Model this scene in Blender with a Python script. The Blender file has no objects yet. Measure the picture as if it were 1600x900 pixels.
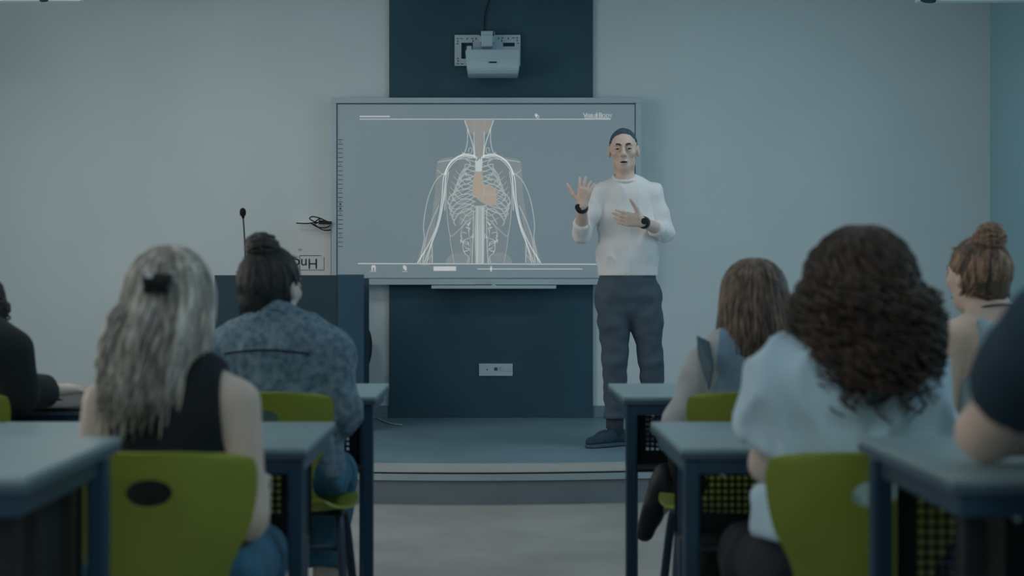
import bpy, bmesh, math, random
import numpy as np
from mathutils import Vector, Matrix, noise

random.seed(7); np.random.seed(7)
SC = bpy.context.scene
COL = SC.collection

# ------------------------------------------------------------------ camera, world, lights, exposure
FPX, CX, CY, CAMH = 2200.0, 765.0, 437.0, 1.10      # focal length in px (1600 wide), principal point, eye height
cam = bpy.data.cameras.new('camera'); camo = bpy.data.objects.new('camera', cam); COL.objects.link(camo)
cam.sensor_width = 36.0; cam.lens = FPX / 1600 * 36
cam.shift_x = (800 - CX) / 1600; cam.shift_y = -(450 - CY) / 1600
camo.location = (0, 0, CAMH); camo.rotation_euler = (math.pi / 2, 0, 0)
cam.clip_start = 0.05
cam.dof.use_dof = True; cam.dof.focus_distance = 8.6; cam.dof.aperture_fstop = 3.0
SC.camera = camo

w = bpy.data.worlds.new('world'); SC.world = w; w.use_nodes = True
w.node_tree.nodes['Background'].inputs[0].default_value = (0.35, 0.45, 0.55, 1)
w.node_tree.nodes['Background'].inputs[1].default_value = 0.25

def area(name, loc, rot, sx, sy, power, color):
    l = bpy.data.lights.new(name, 'AREA'); l.shape = 'RECTANGLE'; l.size = sx; l.size_y = sy
    l.energy = power; l.color = color
    o = bpy.data.objects.new(name, l); COL.objects.link(o); o.location = loc; o.rotation_euler = rot
    o['kind'] = 'helper'
    return o

ROOM_L, ROOM_R, ROOM_B, ROOM_F, ROOM_H = -4.1, 3.42, -2.2, 9.62, 3.06
# cool and warm fill light added just inside the unseen right and left windows
area('fill_light_right', (ROOM_R - 0.02, 5.3, 1.75), (0, math.radians(90), 0), 1.5, 4.4, 58, (0.56, 0.83, 1.0))
area('fill_light_left', (ROOM_L + 0.02, 5.2, 1.75), (0, math.radians(-90), 0), 1.5, 4.0, 118, (1.0, 0.90, 0.83))
ADDED_LAMPS = [(-1.9, 7.3), (1.5, 7.3), (-1.9, 4.2), (1.5, 4.2), (-1.9, 1.0), (1.5, 1.0), (-1.9, -1.3), (1.5, -1.3)]
CEIL_POWER = [26, 22, 16, 14, 20, 18, 34, 30]

vs = SC.view_settings
vs.view_transform = 'Standard'; vs.look = 'None'; vs.gamma = 1.0; vs.use_curve_mapping = False
vs.exposure = -1.50

# ------------------------------------------------------------------ helpers
def px(x, y, d):
    return Vector(((x - CX) / FPX * d, d, CAMH - (y - CY) / FPX * d))

def lin(c):
    c = c / 255.0
    return c / 12.92 if c <= 0.04045 else ((c + 0.055) / 1.055) ** 2.4

def T(r, g, b, k=3.4):
    return tuple(min(0.9, lin(v) * k) for v in (r, g, b))

MATS = {}
def mat(name, col, rough=0.6, var=0.12, scale=8.0, bump=0.0, bscale=60.0, metal=0.0, spec=0.4, stretch=None, col2=None, ramp=(0.35, 0.65), emit=None, estr=0.0, attr=None, sheen=0.0):
    if name in MATS: return MATS[name]
    m = bpy.data.materials.new(name); m.use_nodes = True; MATS[name] = m
    nt = m.node_tree; n = nt.nodes; bs = n['Principled BSDF']
    tc = n.new('ShaderNodeTexCoord'); mp = n.new('ShaderNodeMapping')
    nt.links.new(tc.outputs['Object'], mp.inputs[0])
    if stretch: mp.inputs['Scale'].default_value = stretch
    nz = n.new('ShaderNodeTexNoise'); nz.inputs['Scale'].default_value = scale; nz.inputs['Detail'].default_value = 5
    nt.links.new(mp.outputs[0], nz.inputs['Vector'])
    rp = n.new('ShaderNodeValToRGB')
    a = col2 if col2 else tuple(v * (1 - var) for v in col)
    b = col if col2 else tuple(min(1, v * (1 + var)) for v in col)
    rp.color_ramp.elements[0].position = ramp[0]; rp.color_ramp.elements[1].position = ramp[1]
    rp.color_ramp.elements[0].color = (*a, 1); rp.color_ramp.elements[1].color = (*b, 1)
    nt.links.new(nz.outputs['Fac'], rp.inputs[0])
    out = rp.outputs[0]
    if attr:
        at = n.new('ShaderNodeAttribute'); at.attribute_name = attr
        mx = n.new('ShaderNodeMix'); mx.data_type = 'RGBA'; mx.blend_type = 'MULTIPLY'; mx.inputs[0].default_value = 1.0
        nt.links.new(out, mx.inputs[6]); nt.links.new(at.outputs['Color'], mx.inputs[7]); out = mx.outputs[2]
    nt.links.new(out, bs.inputs['Base Color'])
    bs.inputs['Roughness'].default_value = rough; bs.inputs['Metallic'].default_value = metal
    bs.inputs['Specular IOR Level'].default_value = spec
    if sheen: bs.inputs['Sheen Weight'].default_value = sheen
    if emit:
        bs.inputs['Emission Color'].default_value = (*emit, 1); bs.inputs['Emission Strength'].default_value = estr
    if bump:
        nb = n.new('ShaderNodeTexNoise'); nb.inputs['Scale'].default_value = bscale; nb.inputs['Detail'].default_value = 4
        nt.links.new(mp.outputs[0], nb.inputs['Vector'])
        bp = n.new('ShaderNodeBump'); bp.inputs['Strength'].default_value = bump; bp.inputs['Distance'].default_value = 0.01
        nt.links.new(nb.outputs['Fac'], bp.inputs['Height']); nt.links.new(bp.outputs[0], bs.inputs['Normal'])
    return m

def link(o, parent=None):
    COL.objects.link(o)
    if parent: o.parent = parent
    return o

def empty(name, loc, label, cat, group=None, rz=0):
    o = bpy.data.objects.new(name, None); COL.objects.link(o); o.location = loc; o.rotation_euler = (0, 0, rz)
    o.empty_display_size = 0.05
    o['label'] = label; o['category'] = cat
    if group: o['group'] = group
    return o

def tag(o, label, cat, group=None):
    o['label'] = label; o['category'] = cat
    if group: o['group'] = group
    return o

def mesh_obj(name, V, F, m, parent=None, smooth=False, loc=None, label=None):
    me = bpy.data.meshes.new(name); me.from_pydata([tuple(v) for v in V], [], F); me.update()
    if smooth: me.shade_smooth()
    if m: me.materials.append(m)
    o = bpy.data.objects.new(name, me)
    if loc is not None: o.location = loc
    if label: o['label'] = label
    return link(o, parent)

def bm_obj(name, bm, m, parent=None, smooth=False, label=None, loc=None, normals=True):
    if normals: bmesh.ops.recalc_face_normals(bm, faces=bm.faces[:])
    me = bpy.data.meshes.new(name); bm.to_mesh(me); bm.free()
    if smooth: me.shade_smooth()
    if m: me.materials.append(m)
    o = bpy.data.objects.new(name, me)
    if loc is not None: o.location = loc
    if label: o['label'] = label
    return link(o, parent)

def box_into(bm, lo, hi, bev=0.0, seg=2):
    lo = Vector(lo); hi = Vector(hi)
    g = bmesh.ops.create_cube(bm, size=1.0, matrix=Matrix.Translation((lo + hi) / 2) @ Matrix.Diagonal((*(hi - lo), 1)))
    if bev:
        es = list({e for v in g['verts'] for e in v.link_edges})
        bmesh.ops.bevel(bm, geom=es, offset=bev, segments=seg, affect='EDGES', profile=0.5)

def box(name, lo, hi, m, parent=None, bev=0.004, label=None):
    bm = bmesh.new(); box_into(bm, lo, hi, bev)
    return bm_obj(name, bm, m, parent, label=label)

def tube_geo(pts, rad, sides=8, caps=True):
    """tube along points, returns V, F"""
    P = [Vector(p) for p in pts]; n = len(P)
    if not hasattr(rad, '__len__'): rad = [rad] * n
    V, F = [], []
    up = None
    for i in range(n):
        t = (P[min(i + 1, n - 1)] - P[max(i - 1, 0)])
        if t.length < 1e-9: t = Vector((0, 0, 1))
        t.normalize()
        if up is None:
            a = Vector((0, 0, 1)) if abs(t.z) < 0.9 else Vector((1, 0, 0))
            up = (a - t * a.dot(t)).normalized()
        else:
            up = up - t * up.dot(t)
            up = up.normalized() if up.length > 1e-6 else t.orthogonal().normalized()
        s = t.cross(up)
        for k in range(sides):
            a = 2 * math.pi * k / sides
            V.append(P[i] + (up * math.cos(a) + s * math.sin(a)) * rad[i])
    for i in range(n - 1):
        for k in range(sides):
            k2 = (k + 1) % sides
            F.append((i * sides + k, i * sides + k2, (i + 1) * sides + k2, (i + 1) * sides + k))
    if caps:
        F.append(tuple(range(sides))[::-1]); F.append(tuple((n - 1) * sides + k for k in range(sides)))
    return V, F

def tube(name, pts, rad, m, parent=None, sides=10, label=None):
    V, F = tube_geo(pts, rad, sides)
    return mesh_obj(name, V, F, m, parent, smooth=True, label=label)

def spline(pts, n=12):
    P = [np.array(p, float) for p in pts]
    P = [2 * P[0] - P[1]] + P + [2 * P[-1] - P[-2]]
    out = []
    for i in range(1, len(P) - 2):
        for k in range(n):
            t = k / n
            a, b, c, d = P[i - 1], P[i], P[i + 1], P[i + 2]
            out.append(0.5 * ((2 * b) + (c - a) * t + (2 * a - 5 * b + 4 * c - d) * t * t + (3 * b - a - 3 * c + d) * t ** 3))
    out.append(P[-2])
    return out

def apply_mods(o):
    dg = bpy.context.evaluated_depsgraph_get(); dg.update()
    me = bpy.data.meshes.new_from_object(o.evaluated_get(dg))
    o.modifiers.clear(); o.data = me
    return o

def text_mesh(name, txt, size, m, parent, mtx, extrude=0.0005, align='LEFT'):
    cu = bpy.data.curves.new(name, 'FONT'); cu.body = txt; cu.size = size; cu.extrude = extrude; cu.align_x = align; cu.align_y = 'CENTER'
    t = bpy.data.objects.new(name, cu); COL.objects.link(t)
    dg = bpy.context.evaluated_depsgraph_get(); dg.update()
    me = bpy.data.meshes.new_from_object(t.evaluated_get(dg))
    COL.objects.unlink(t); bpy.data.objects.remove(t)
    me.transform(mtx); me.materials.clear(); me.materials.append(m)
    o = bpy.data.objects.new(name, me)
    return link(o, parent)

# ------------------------------------------------------------------ materials
M_WALL = mat('wall_paint', T(128, 136, 138), 0.85, 0.025, 1.2, 0.05, 180)
M_WALLR = mat('shaded_wall_paint', T(92, 116, 122), 0.85, 0.03, 1.2, 0.05, 180)  # shade on the right wall put into a darker teal colour
M_CEIL = mat('ceiling_paint', T(128, 136, 138), 0.9, 0.02, 2)
M_FLOOR = mat('concrete_floor', T(90, 91, 89), 0.55, 0.12, 2.2, 0.06, 30)
M_STAGE = mat('stage_vinyl', T(62, 80, 88), 0.5, 0.10, 1.8, 0.04, 80)
M_BORDER = mat('stage_border', T(96, 99, 98), 0.6, 0.06, 4)
M_RISER = mat('stage_riser', T(66, 74, 78), 0.6, 0.08, 3)
M_TRIM = mat('stage_edge_trim', T(100, 110, 114), 0.4, 0.04, 5, metal=0.3)
M_GAP = mat('black_joint', (0.01, 0.012, 0.014), 0.8)
M_BASE = mat('baseboard_grey', T(68, 82, 90), 0.6, 0.05, 3)
M_NAVY = mat('navy_laminate', T(25, 47, 57), 0.55, 0.10, 2.0, 0.02, 120)
M_NAVY2 = mat('navy_laminate_lectern', T(17, 33, 41), 0.55, 0.08, 2.0)
M_FRAME = mat('board_frame', T(110, 122, 127), 0.4, 0.03, 5)
M_DARKLINE = mat('dark_rubber', T(40, 48, 54), 0.6)
M_SCREEN = mat('screen', (0.30, 0.36, 0.40), 0.5, 0.03, 1.5, emit=(0.135, 0.19, 0.215), estr=1.25)
M_PALE = mat('screen_white', (0.5, 0.5, 0.5), 0.5, emit=(0.85, 0.88, 0.86), estr=1.1)
M_VESSEL = mat('screen_vessel', (0.5, 0.5, 0.5), 0.5, emit=(0.66, 0.73, 0.71), estr=1.35)
M_RIB = mat('screen_rib', (0.45, 0.48, 0.48), 0.5, emit=(0.46, 0.50, 0.49), estr=1.25)
M_FLESH = mat('screen_flesh', (0.36, 0.40, 0.42), 0.5, 0.08, 12, emit=(0.26, 0.29, 0.295), estr=1.1)
M_BONE = mat('screen_neck', (0.42, 0.41, 0.39), 0.5, 0.08, 12, emit=(0.42, 0.39, 0.36), estr=1.0)
M_HEART = mat('screen_heart', (0.5, 0.4, 0.32), 0.5, 0.08, 30, emit=(0.56, 0.46, 0.38), estr=1.1)
M_INK = mat('black_ink', (0.015, 0.018, 0.02), 0.7)
M_WHITEPL = mat('white_plastic', T(112, 126, 132), 0.45, 0.03, 6)
M_GREYPL = mat('grey_plastic', T(100, 112, 120), 0.45, 0.03, 6)
M_BLACK = mat('black_plastic', (0.012, 0.015, 0.018), 0.5, 0.2, 20)
M_DESKTOP = mat('desk_top_laminate', T(80, 98, 103), 0.35, 0.04, 3)
M_DESKEDGE = mat('desk_edge', T(38, 52, 64), 0.4, 0.06, 6)
M_DESKFRAME = mat('desk_frame_steel', T(26, 46, 62, 3.0), 0.32, 0.08, 6, metal=0.25)
M_PANEL = mat('desk_panel_black', T(18, 22, 25, 2.2), 0.55, 0.15, 10)
M_GREEN = mat('green_polypropylene', T(82, 92, 34, 3.2), 0.38, 0.05, 3, 0.04, 300)
M_CHAIRLEG = mat('chair_leg_steel', T(24, 40, 52, 2.6), 0.35, 0.08, 6, metal=0.2)
M_BLACKTOP = mat('black_desk_top', T(18, 22, 25, 2.4), 0.5, 0.1, 6)
M_GLASS = mat('window_glass', (0.55, 0.7, 0.8), 0.05, 0.02, 3)
M_DIFF = mat('added_diffuser', (0.8, 0.8, 0.8), 0.5, emit=(1, 0.96, 0.9), estr=1.0)

# ------------------------------------------------------------------ the room
def struct(o):
    o['kind'] = 'structure'; return o

struct(box('floor', (ROOM_L - .1, ROOM_B - .1, -0.1), (ROOM_R + .1, ROOM_F + .1, 0), M_FLOOR, bev=0))
struct(box('ceiling', (ROOM_L - .1, ROOM_B - .1, ROOM_H), (ROOM_R + .1, ROOM_F + .1, ROOM_H + .1), M_CEIL, bev=0))
struct(box('wall_back', (ROOM_L - .1, ROOM_F, 0), (ROOM_R + .1, ROOM_F + .1, ROOM_H), M_WALL, bev=0))
struct(box('wall_front', (ROOM_L - .1, ROOM_B - .1, 0), (ROOM_R + .1, ROOM_B, ROOM_H), M_WALL, bev=0))
def side_wall(name, x0, x1, ya, yb, m):
    bm = bmesh.new()
    box_into(bm, (x0, ROOM_B, 0), (x1, ya, ROOM_H)); box_into(bm, (x0, yb, 0), (x1, ROOM_F, ROOM_H))
    box_into(bm, (x0, ya, 0), (x1, yb, 0.95)); box_into(bm, (x0, ya, 2.55), (x1, yb, ROOM_H))
    struct(bm_obj(name, bm, m))
side_wall('wall_right', ROOM_R, ROOM_R + .12, 3.0, 7.6, M_WALLR)
side_wall('wall_left', ROOM_L - .12, ROOM_L, 3.1, 7.3, M_WALL)
def added_window(name, x, ya, yb):
    root = struct(box(name, (x - .012, ya, 0.95), (x + .012, yb, 2.55), M_GLASS, bev=0))
    n = 3
    for i in range(n + 1):
        y = ya + (yb - ya) * i / n
        box('mullion', (x - .03, max(ya, y - .025), .95), (x + .03, min(yb, y + .025), 2.55), M_FRAME, root)
    for z in (.95, 2.50): box('rail', (x - .03, ya, z), (x + .03, yb, z + .05), M_FRAME, root)
added_window('added_window_1', ROOM_R + .06, 3.0, 7.6)  # unseen side windows, added to carry the side light
added_window('added_window_2', ROOM_L - .06, 3.1, 7.3)

# curved stage platform
ST_Z, ST_R, ST_Y0, ST_X0 = 0.16, 4.6, 6.88, -0.10
def arc_pts(off, n=72, half=3.6):
    out = []
    R = ST_R - off
    for i in range(n + 1):
        x = -half + 2 * half * i / n
        xx = max(-R * .93, min(R * .93, x * 1.0))
        out.append((ST_X0 + x, ST_Y0 + ST_R - math.sqrt(R * R - xx * xx)))
    return out
def slab(name, off, z0, z1, m, parent=None, back=None, half=3.49):
    front = arc_pts(off, half=half)
    rear = [(x, back) for x, y in front] if not callable(back) else back()
    V = []; F = []
    n = len(front)
    for (x, y), (xb, yb) in zip(front, rear):
        V += [(x, y, z0), (x, y, z1), (xb, yb, z1), (xb, yb, z0)]
    for i in range(n - 1):
        a, b = i * 4, (i + 1) * 4
        for k in range(4):
            k2 = (k + 1) % 4
            F.append((a + k, b + k, b + k2, a + k2))
    F.append((0, 1, 2, 3)); F.append(tuple(4 * (n - 1) + k for k in (3, 2, 1, 0)))
    o = mesh_obj(name, V, F, m, parent)
    bm = bmesh.new(); bm.from_mesh(o.data); bmesh.ops.recalc_face_normals(bm, faces=bm.faces[:]); bm.to_mesh(o.data); bm.free()
    return o
stage = struct(slab('floor_stage', 0.012, 0.0, ST_Z - 0.004, M_RISER, None, ROOM_F))
slab('border_strip', 0.005, ST_Z - 0.004, ST_Z, M_BORDER, stage, lambda: arc_pts(0.32, half=3.49))
slab('vinyl_sheet', 0.32, ST_Z - 0.004, ST_Z, M_STAGE, stage, ROOM_F)
slab('black_joint', 0.003, ST_Z - 0.011, ST_Z - 0.004, M_GAP, stage, lambda: arc_pts(0.03, half=3.49))
slab('edge_trim', -0.004, ST_Z - 0.042, ST_Z - 0.011, M_TRIM, stage, lambda: arc_pts(0.03, half=3.49))
struct(box('baseboard_back', (ROOM_L, ROOM_F - .015, ST_Z), (ROOM_R, ROOM_F, ST_Z + .08), M_BASE, bev=0.002))
WP = ROOM_F - .03
a = px(608.5, 0, ROOM_F); b = px(926, 652, ROOM_F)
struct(box('trim_1', (a.x, WP, ST_Z), (b.x, ROOM_F - .001, ROOM_H), M_NAVY, bev=0.002))
bpy.data.objects['trim_1']['label'] = 'dark navy panel running up the wall behind the board'

# ceiling lamps added to light the room and the backs (panels out of frame)
for i, ((x, y), p) in enumerate(zip(ADDED_LAMPS, CEIL_POWER)):
    nm = ('front', 'front', 'middle', 'middle', 'rear', 'rear', 'very back', 'very back')[i]
    r = empty('added_ceiling_lamp', (x, y, ROOM_H), f'added square ceiling lamp above the {nm} of the room on the {"left" if x < 0 else "right"}', 'lamp', 'added square ceiling lamps')
    bm = bmesh.new()
    for lo, hi in (((-.33, -.33, -.03), (.33, -.30, 0)), ((-.33, .30, -.03), (.33, .33, 0)), ((-.33, -.30, -.03), (-.30, .30, 0)), ((.30, -.30, -.03), (.33, .30, 0))):
        box_into(bm, lo, hi)
    bm_obj('frame', bm, M_FRAME, r)
    box('diffuser', (-.30, -.30, -.015), (.30, .30, -.008), M_DIFF, r, bev=0)
    l = bpy.data.lights.new('added_lamp_light', 'AREA'); l.size = .58; l.energy = p; l.color = (1.0, 0.93, 0.86) if x < 0 else (0.86, 0.95, 1.0)
    lo = bpy.data.objects.new('added_lamp_light', l); COL.objects.link(lo); lo.parent = r; lo.location = (0, 0, -.035)

# dark fixtures peeking in at the top edge of the frame
def ceiling_fixture(label, x0, x1, xd0, xd1, d, ybot):
    p0 = px(x0, ybot, d); p1 = px(x1, ybot, d)
    r = empty('track_spotlight', ((p0.x + p1.x) / 2, d, ROOM_H), label, 'lamp', 'spotlights on ceiling tracks')
    o = Vector(((p0.x + p1.x) / 2, d, ROOM_H))
    box('track', Vector((p0.x, d - .03, p0.z)) - o, Vector((p1.x, d + .03, ROOM_H)) - o, M_WALL, r)
    q0 = px(xd0, ybot, d); q1 = px(xd1, ybot, d); c = (q0 + q1) / 2 - o
    bm = bmesh.new()
    bmesh.ops.create_cone(bm, cap_ends=True, segments=20, radius1=(q1.x - q0.x) * .38, radius2=(q1.x - q0.x) * .5, depth=.12,
                          matrix=Matrix.Translation(c + Vector((0, -.05, .055))) @ Matrix.Rotation(.5, 4, 'X'))
    bm_obj('lamp_head', bm, M_NAVY2, r, smooth=False)
ceiling_fixture('dark spotlight on ceiling track at upper left edge', -60, 128, 62, 80, 8.4, 3)
ceiling_fixture('dark spotlight on ceiling track at upper right edge', 1432, 1660, 1432, 1464, 8.4, 3)

# ------------------------------------------------------------------ interactive board with the anatomy picture
BD = 9.50
board = empty('interactive_board', (0, BD, 0), 'wide interactive whiteboard showing a glowing upper-body anatomy figure', 'whiteboard')
def bp_(x, y, off=0.0):
    p = px(x, y, BD); return (p.x, -off, p.z)
def brect(bm, x0, y0, x1, y1, f, b):
    p = bp_(x0, y1); q = bp_(x1, y0)
    box_into(bm, (p[0], -f, p[2]), (q[0], b, q[2]), 0)
def frect(name, x0, y0, x1, y1, f, b, m, parent, bev=0.002):
    p = bp_(x0, y1); q = bp_(x1, y0)
    return box(name, (p[0], -f, p[2]), (q[0], b, q[2]), m, parent, bev=bev)
scr = frect('screen', 526, 161, 993, 436, 0.0, 0.06, M_SCREEN, board, bev=0)
for nm, r in (('frame_top', (518, 153, 1002, 161.5)), ('frame_bottom', (518, 436, 1002, 445)), ('frame_side', (518, 161.5, 526, 436)), ('frame_side', (993, 161.5, 1002, 436))):
    frect(nm, *r, 0.018, 0.06, M_FRAME, board, bev=0.003)
for r in ((526, 161.5, 993, 163), (526, 434.5, 993, 435.5), (526, 163, 527.2, 435), (991.8, 163, 993, 435)):
    frect('inner_gasket', *r, 0.004, 0.0, M_DARKLINE, board, bev=0)
# picture on the screen
class Rib:
    def __init__(s, off): s.V = []; s.F = []; s.off = off
    def line(s, pts, w, closed=False):
        P = [np.array(p[:2], float) for p in pts]
        n = len(P); base = len(s.V)
        ws = w if hasattr(w, '__len__') else [w] * n
        for i in range(n):
            t = P[min(i + 1, n - 1)] - P[max(i - 1, 0)]
            t = t / (np.linalg.norm(t) + 1e-9); nn = np.array([-t[1], t[0]]) * ws[min(i, len(ws) - 1)] / 2
            for q in (P[i] + nn, P[i] - nn): s.V.append(bp_(q[0], q[1], s.off))
        for i in range(n - 1): s.F.append((base + 2 * i, base + 2 * i + 1, base + 2 * i + 3, base + 2 * i + 2))
    def poly(s, pts):
        base = len(s.V)
        for p in pts: s.V.append(bp_(p[0], p[1], s.off))
        s.F.append(tuple(range(base, base + len(pts))))
    def build(s, name, m, label=None):
        o = mesh_obj(name, s.V, s.F, m, scr, label=label)
        o['kind'] = 'stuff'
        return o
Z = lambda p: (640 + p[0] / 3.75, 180 + p[1] / 3.75)
MI = lambda p: (814 - p[0], p[1])
def both(r, pts, w, n=8):
    r.line([Z(p) for p in spline(pts, n)], w); r.line([Z(MI(p)) for p in spline(pts, n)], w)
hz = Rib(.0006)
trs = [(250, 262), (300, 246), (395, 250), (407, 258), (407, 868), (262, 868), (240, 760), (226, 660), (214, 540), (216, 440), (228, 340)]
hz.poly([Z(p) for p in trs]); hz.poly([Z(MI(p)) for p in trs])
hz.build('figure_torso', mat('screen_torso', (.33, .38, .41), .5, .06, 14, emit=(.175, .215, .225), estr=1.2))
fl = Rib(.0010)
arm = [(158, 300), (165, 272), (195, 255), (255, 246), (262, 268), (215, 330), (200, 400), (175, 520), (150, 640), (140, 740), (130, 868), (48, 868), (75, 760), (120, 640), (145, 480), (153, 380)]
fl.poly([Z(p) for p in spline(arm, 4)]); fl.poly([Z(MI(p)) for p in spline(arm, 4)])
for c in ((285, 868), ):
    e = [(c[0] + 72 * math.cos(t), c[1] - 62 * math.sin(t)) for t in np.linspace(0, math.pi, 20)]
    fl.poly([Z(p) for p in e]); fl.poly([Z(MI(p)) for p in e])
fl.poly([Z(p) for p in [(300, 560), (370, 535), (380, 610), (330, 650), (285, 640)]])
fl.build('figure_flesh', M_FLESH)
nk = Rib(.0014)
nk.poly([Z(p) for p in [(322, 28), (490, 28), (468, 92), (440, 120), (432, 255), (380, 255), (374, 120), (344, 92)]])
nk.build('figure_neck', M_BONE)
rb = Rib(.0018)
for i in range(11):
    y = 262 + 29 * i; wx = 150 - abs(i - 6.0) * 9 - (3 if i < 3 else 0) - (25 if i == 0 else 0)
    xo = 392 - wx - (18 if i > 5 else 0)
    both(rb, [(388, y + 14), (330, y - 4), (xo + 32, y + 22), (xo, y + 70), (xo + 10, y + 96)], 1.6)
    if i < 8:
        both(rb, [(xo + 2, y + 74), (xo + 34, y + 112), (330, y + 118 - i * 3), (378, y + 96 - i * 5)], 1.4)
for i in range(9):
    y = 285 + 31 * i; xo = 232 + (6 - i) ** 2 * 1.2
    both(rb, [(384, y + 8), (320, y + 30), (xo + 20, y + 62), (xo - 6, y + 40)], .8)
both(rb, [(330, 620), (300, 690), (318, 760), (360, 800)], .8); both(rb, [(356, 600), (345, 680), (360, 760), (350, 866)], .8); both(rb, [(300, 560), (340, 590), (375, 575)], 1.0); both(rb, [(290, 600), (330, 620), (372, 600)], .8)
both(rb, [(215, 420), (218, 560), (236, 700), (270, 690), (340, 620)], 1.0)
both(rb, [(236, 700), (242, 760), (262, 868)], 0.9)
both(rb, [(160, 322), (200, 345), (240, 300)], 1.3); both(rb, [(165, 275), (250, 262), (370, 250)], 1.6)
rb.build('figure_ribs', M_RIB)
vs_ = Rib(.0024)
both(vs_, [(392, 262), (385, 243), (300, 240), (232, 290), (200, 365), (188, 500), (162, 640), (110, 760), (46, 866)], 1.8)
both(vs_, [(390, 250), (310, 246), (245, 292), (214, 360), (196, 500), (168, 650), (122, 770), (85, 866)], 1.1)
both(vs_, [(230, 330), (212, 440), (206, 560)], 1.0)
both(vs_, [(380, 236), (310, 232), (240, 275), (206, 350)], 2.0)
both(vs_, [(200, 340), (150, 390), (105, 500), (82, 640), (86, 720), (72, 800), (60, 866)], 0.9)
both(vs_, [(214, 330), (203, 480), (175, 620), (132, 740), (98, 866)], 1.2)
both(vs_, [(172, 530), (130, 620), (96, 720), (78, 866)], 0.8)
both(vs_, [(130, 750), (134, 866)], 0.8); both(vs_, [(128, 820), (105, 850)], 0.6)
both(vs_, [(340, 80), (338, 160), (324, 215), (300, 236)], 1.0)
both(vs_, [(322, 30), (345, 95), (372, 180), (380, 250)], 1.4)
both(vs_, [(378, 100), (377, 160), (384, 240)], 0.9)
both(vs_, [(345, 215), (350, 192), (365, 196), (360, 222), (320, 226), (308, 216)], 0.7)
for q in range(7):
    random.seed(40 + q); x, y = 360 - random.random() * 40, 640 + q * 26
    pts = [(x, y)]
    for k in range(5):
        x += random.uniform(-26, 22); y += random.uniform(-16, 20); x = min(375, max(300, x)); y = min(860, y); pts.append((x, y))
    both(vs_, pts, 0.7, 5)
both(vs_, [(372, 560), (330, 590), (300, 640)], 0.7); both(vs_, [(350, 720), (315, 740), (318, 800), (345, 830), (340, 866)], 0.8)
ao = Rib(.0021); ao.poly([Z(p) for p in [(386, 530), (440, 530), (440, 690), (436, 868), (386, 868), (380, 690)]]); ao.build('figure_aorta', M_RIB)
vs_.line([Z((398, 540)), Z((396, 868))], 1.4); vs_.line([Z((428, 540)), Z((428, 868))], 1.4)
vs_.poly([Z(p) for p in [(384, 262), (395, 270), (408, 255), (428, 262), (424, 330), (386, 330)]])
vs_.line([Z(p) for p in spline([(375, 560), (372, 700), (365, 868)], 5)], 0.9); vs_.line([Z(p) for p in spline([(452, 560), (452, 700), (460, 868)], 5)], 0.9)
vs_.build('figure_vessels', M_VESSEL)
ht = Rib(.0030)
ht.poly([Z(p) for p in spline([(374, 362), (386, 332), (424, 340), (433, 402), (490, 418), (508, 468), (506, 520), (462, 526), (415, 506), (366, 462)], 5)])
ht.build('figure_heart', M_HEART, label='peach coloured heart in the figure')
hv = Rib(.0034); hv.line([Z(p) for p in [(430, 360), (434, 430), (432, 500)]], .8); hv.line([Z(p) for p in [(434, 465), (505, 468)]], .6); hv.line([Z(p) for p in [(425, 360), (424, 330)]], .6)
hv.build('heart_vessels', M_RIB)
ui = Rib(.0012)
ui.line([(562, 186.3), (954, 186.3)], 1.1); ui.line([(562, 182), (609, 182)], 1.8); ui.line([(559, 411.8), (992, 413)], 1.4)
ui.line([(746, 420.3), (910, 420.3)], 1.2); ui.line([(767.3, 416), (767.3, 424.5)], 2.4); ui.line([(578, 424.2), (588, 424.2)], .7); ui.line([(628, 424.2), (637, 424.2)], .7)
ui.poly([(677.5, 416.3), (712.5, 416.3), (712.5, 423.2), (677.5, 423.2)])
ui.poly([(580.5, 423), (580.5, 416), (582, 414.3), (585.5, 414.3), (587, 416), (587, 423), (585, 423), (585, 418), (582.6, 418), (582.6, 423)])
ui.poly([(629.5, 415), (633, 414.5), (635.5, 417), (635.5, 422), (633, 422.5), (630, 419.5)])
ui.poly([(835.3, 178.5), (838, 177.2), (840, 179), (839.5, 182.3), (836.5, 182.3)])
ui.line([(840 + 2.2 * math.cos(t), 182.3 + 2.2 * math.sin(t)) for t in np.linspace(0, 6.3, 14)], .9)
ui.line([(913, 185), (954, 185)], .6)
ui.line([(932.6, 178.5), (932.6, 185)], 1.2); ui.line([(931, 180), (934.2, 180)], 1.0)
ui.poly([(931.7, 176), (933.5, 176), (933.5, 178), (931.7, 178)])
ui.build('screen_interface', M_PALE)
pb = px(911, 181, BD)
mt = lambda x, y, off: Matrix.Translation((bp_(x, y, off))) @ Matrix.Rotation(math.pi / 2, 4, 'X')
text_mesh('screen_logo_text', 'V', .046, M_PALE, scr, mt(911, 180.6, .0012)); text_mesh('screen_logo_text', 'ISIBLE', .033, M_PALE, scr, mt(916.2, 181.4, .0012) @ Matrix.Diagonal((.82, 1, 1, 1)))
text_mesh('screen_logo_text', 'B', .046, M_PALE, scr, mt(935.2, 180.6, .0012)); text_mesh('screen_logo_text', 'ODY', .033, M_PALE, scr, mt(940.6, 181.4, .0012) @ Matrix.Diagonal((.95, 1, 1, 1)))
tk = Rib(.0012)
for i in range(25):
    y = 218.3 + i * 6.95
    tk.line([(528.3, y), (535.5, y)], .9)
for i in (0, 5, 11, 13, 16, 21): tk.line([(531, 221.5 + i * 6.95), (533, 222.5 + i * 6.95)], .8)
for i in (14, 15):
    c = (531.8, 221.8 + i * 6.95); tk.poly([(c[0] + 1.6 * math.cos(t), c[1] + 1.6 * math.sin(t)) for t in np.linspace(0, 6, 9)])
tk.build('tool_menu_marks', M_INK)
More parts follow.
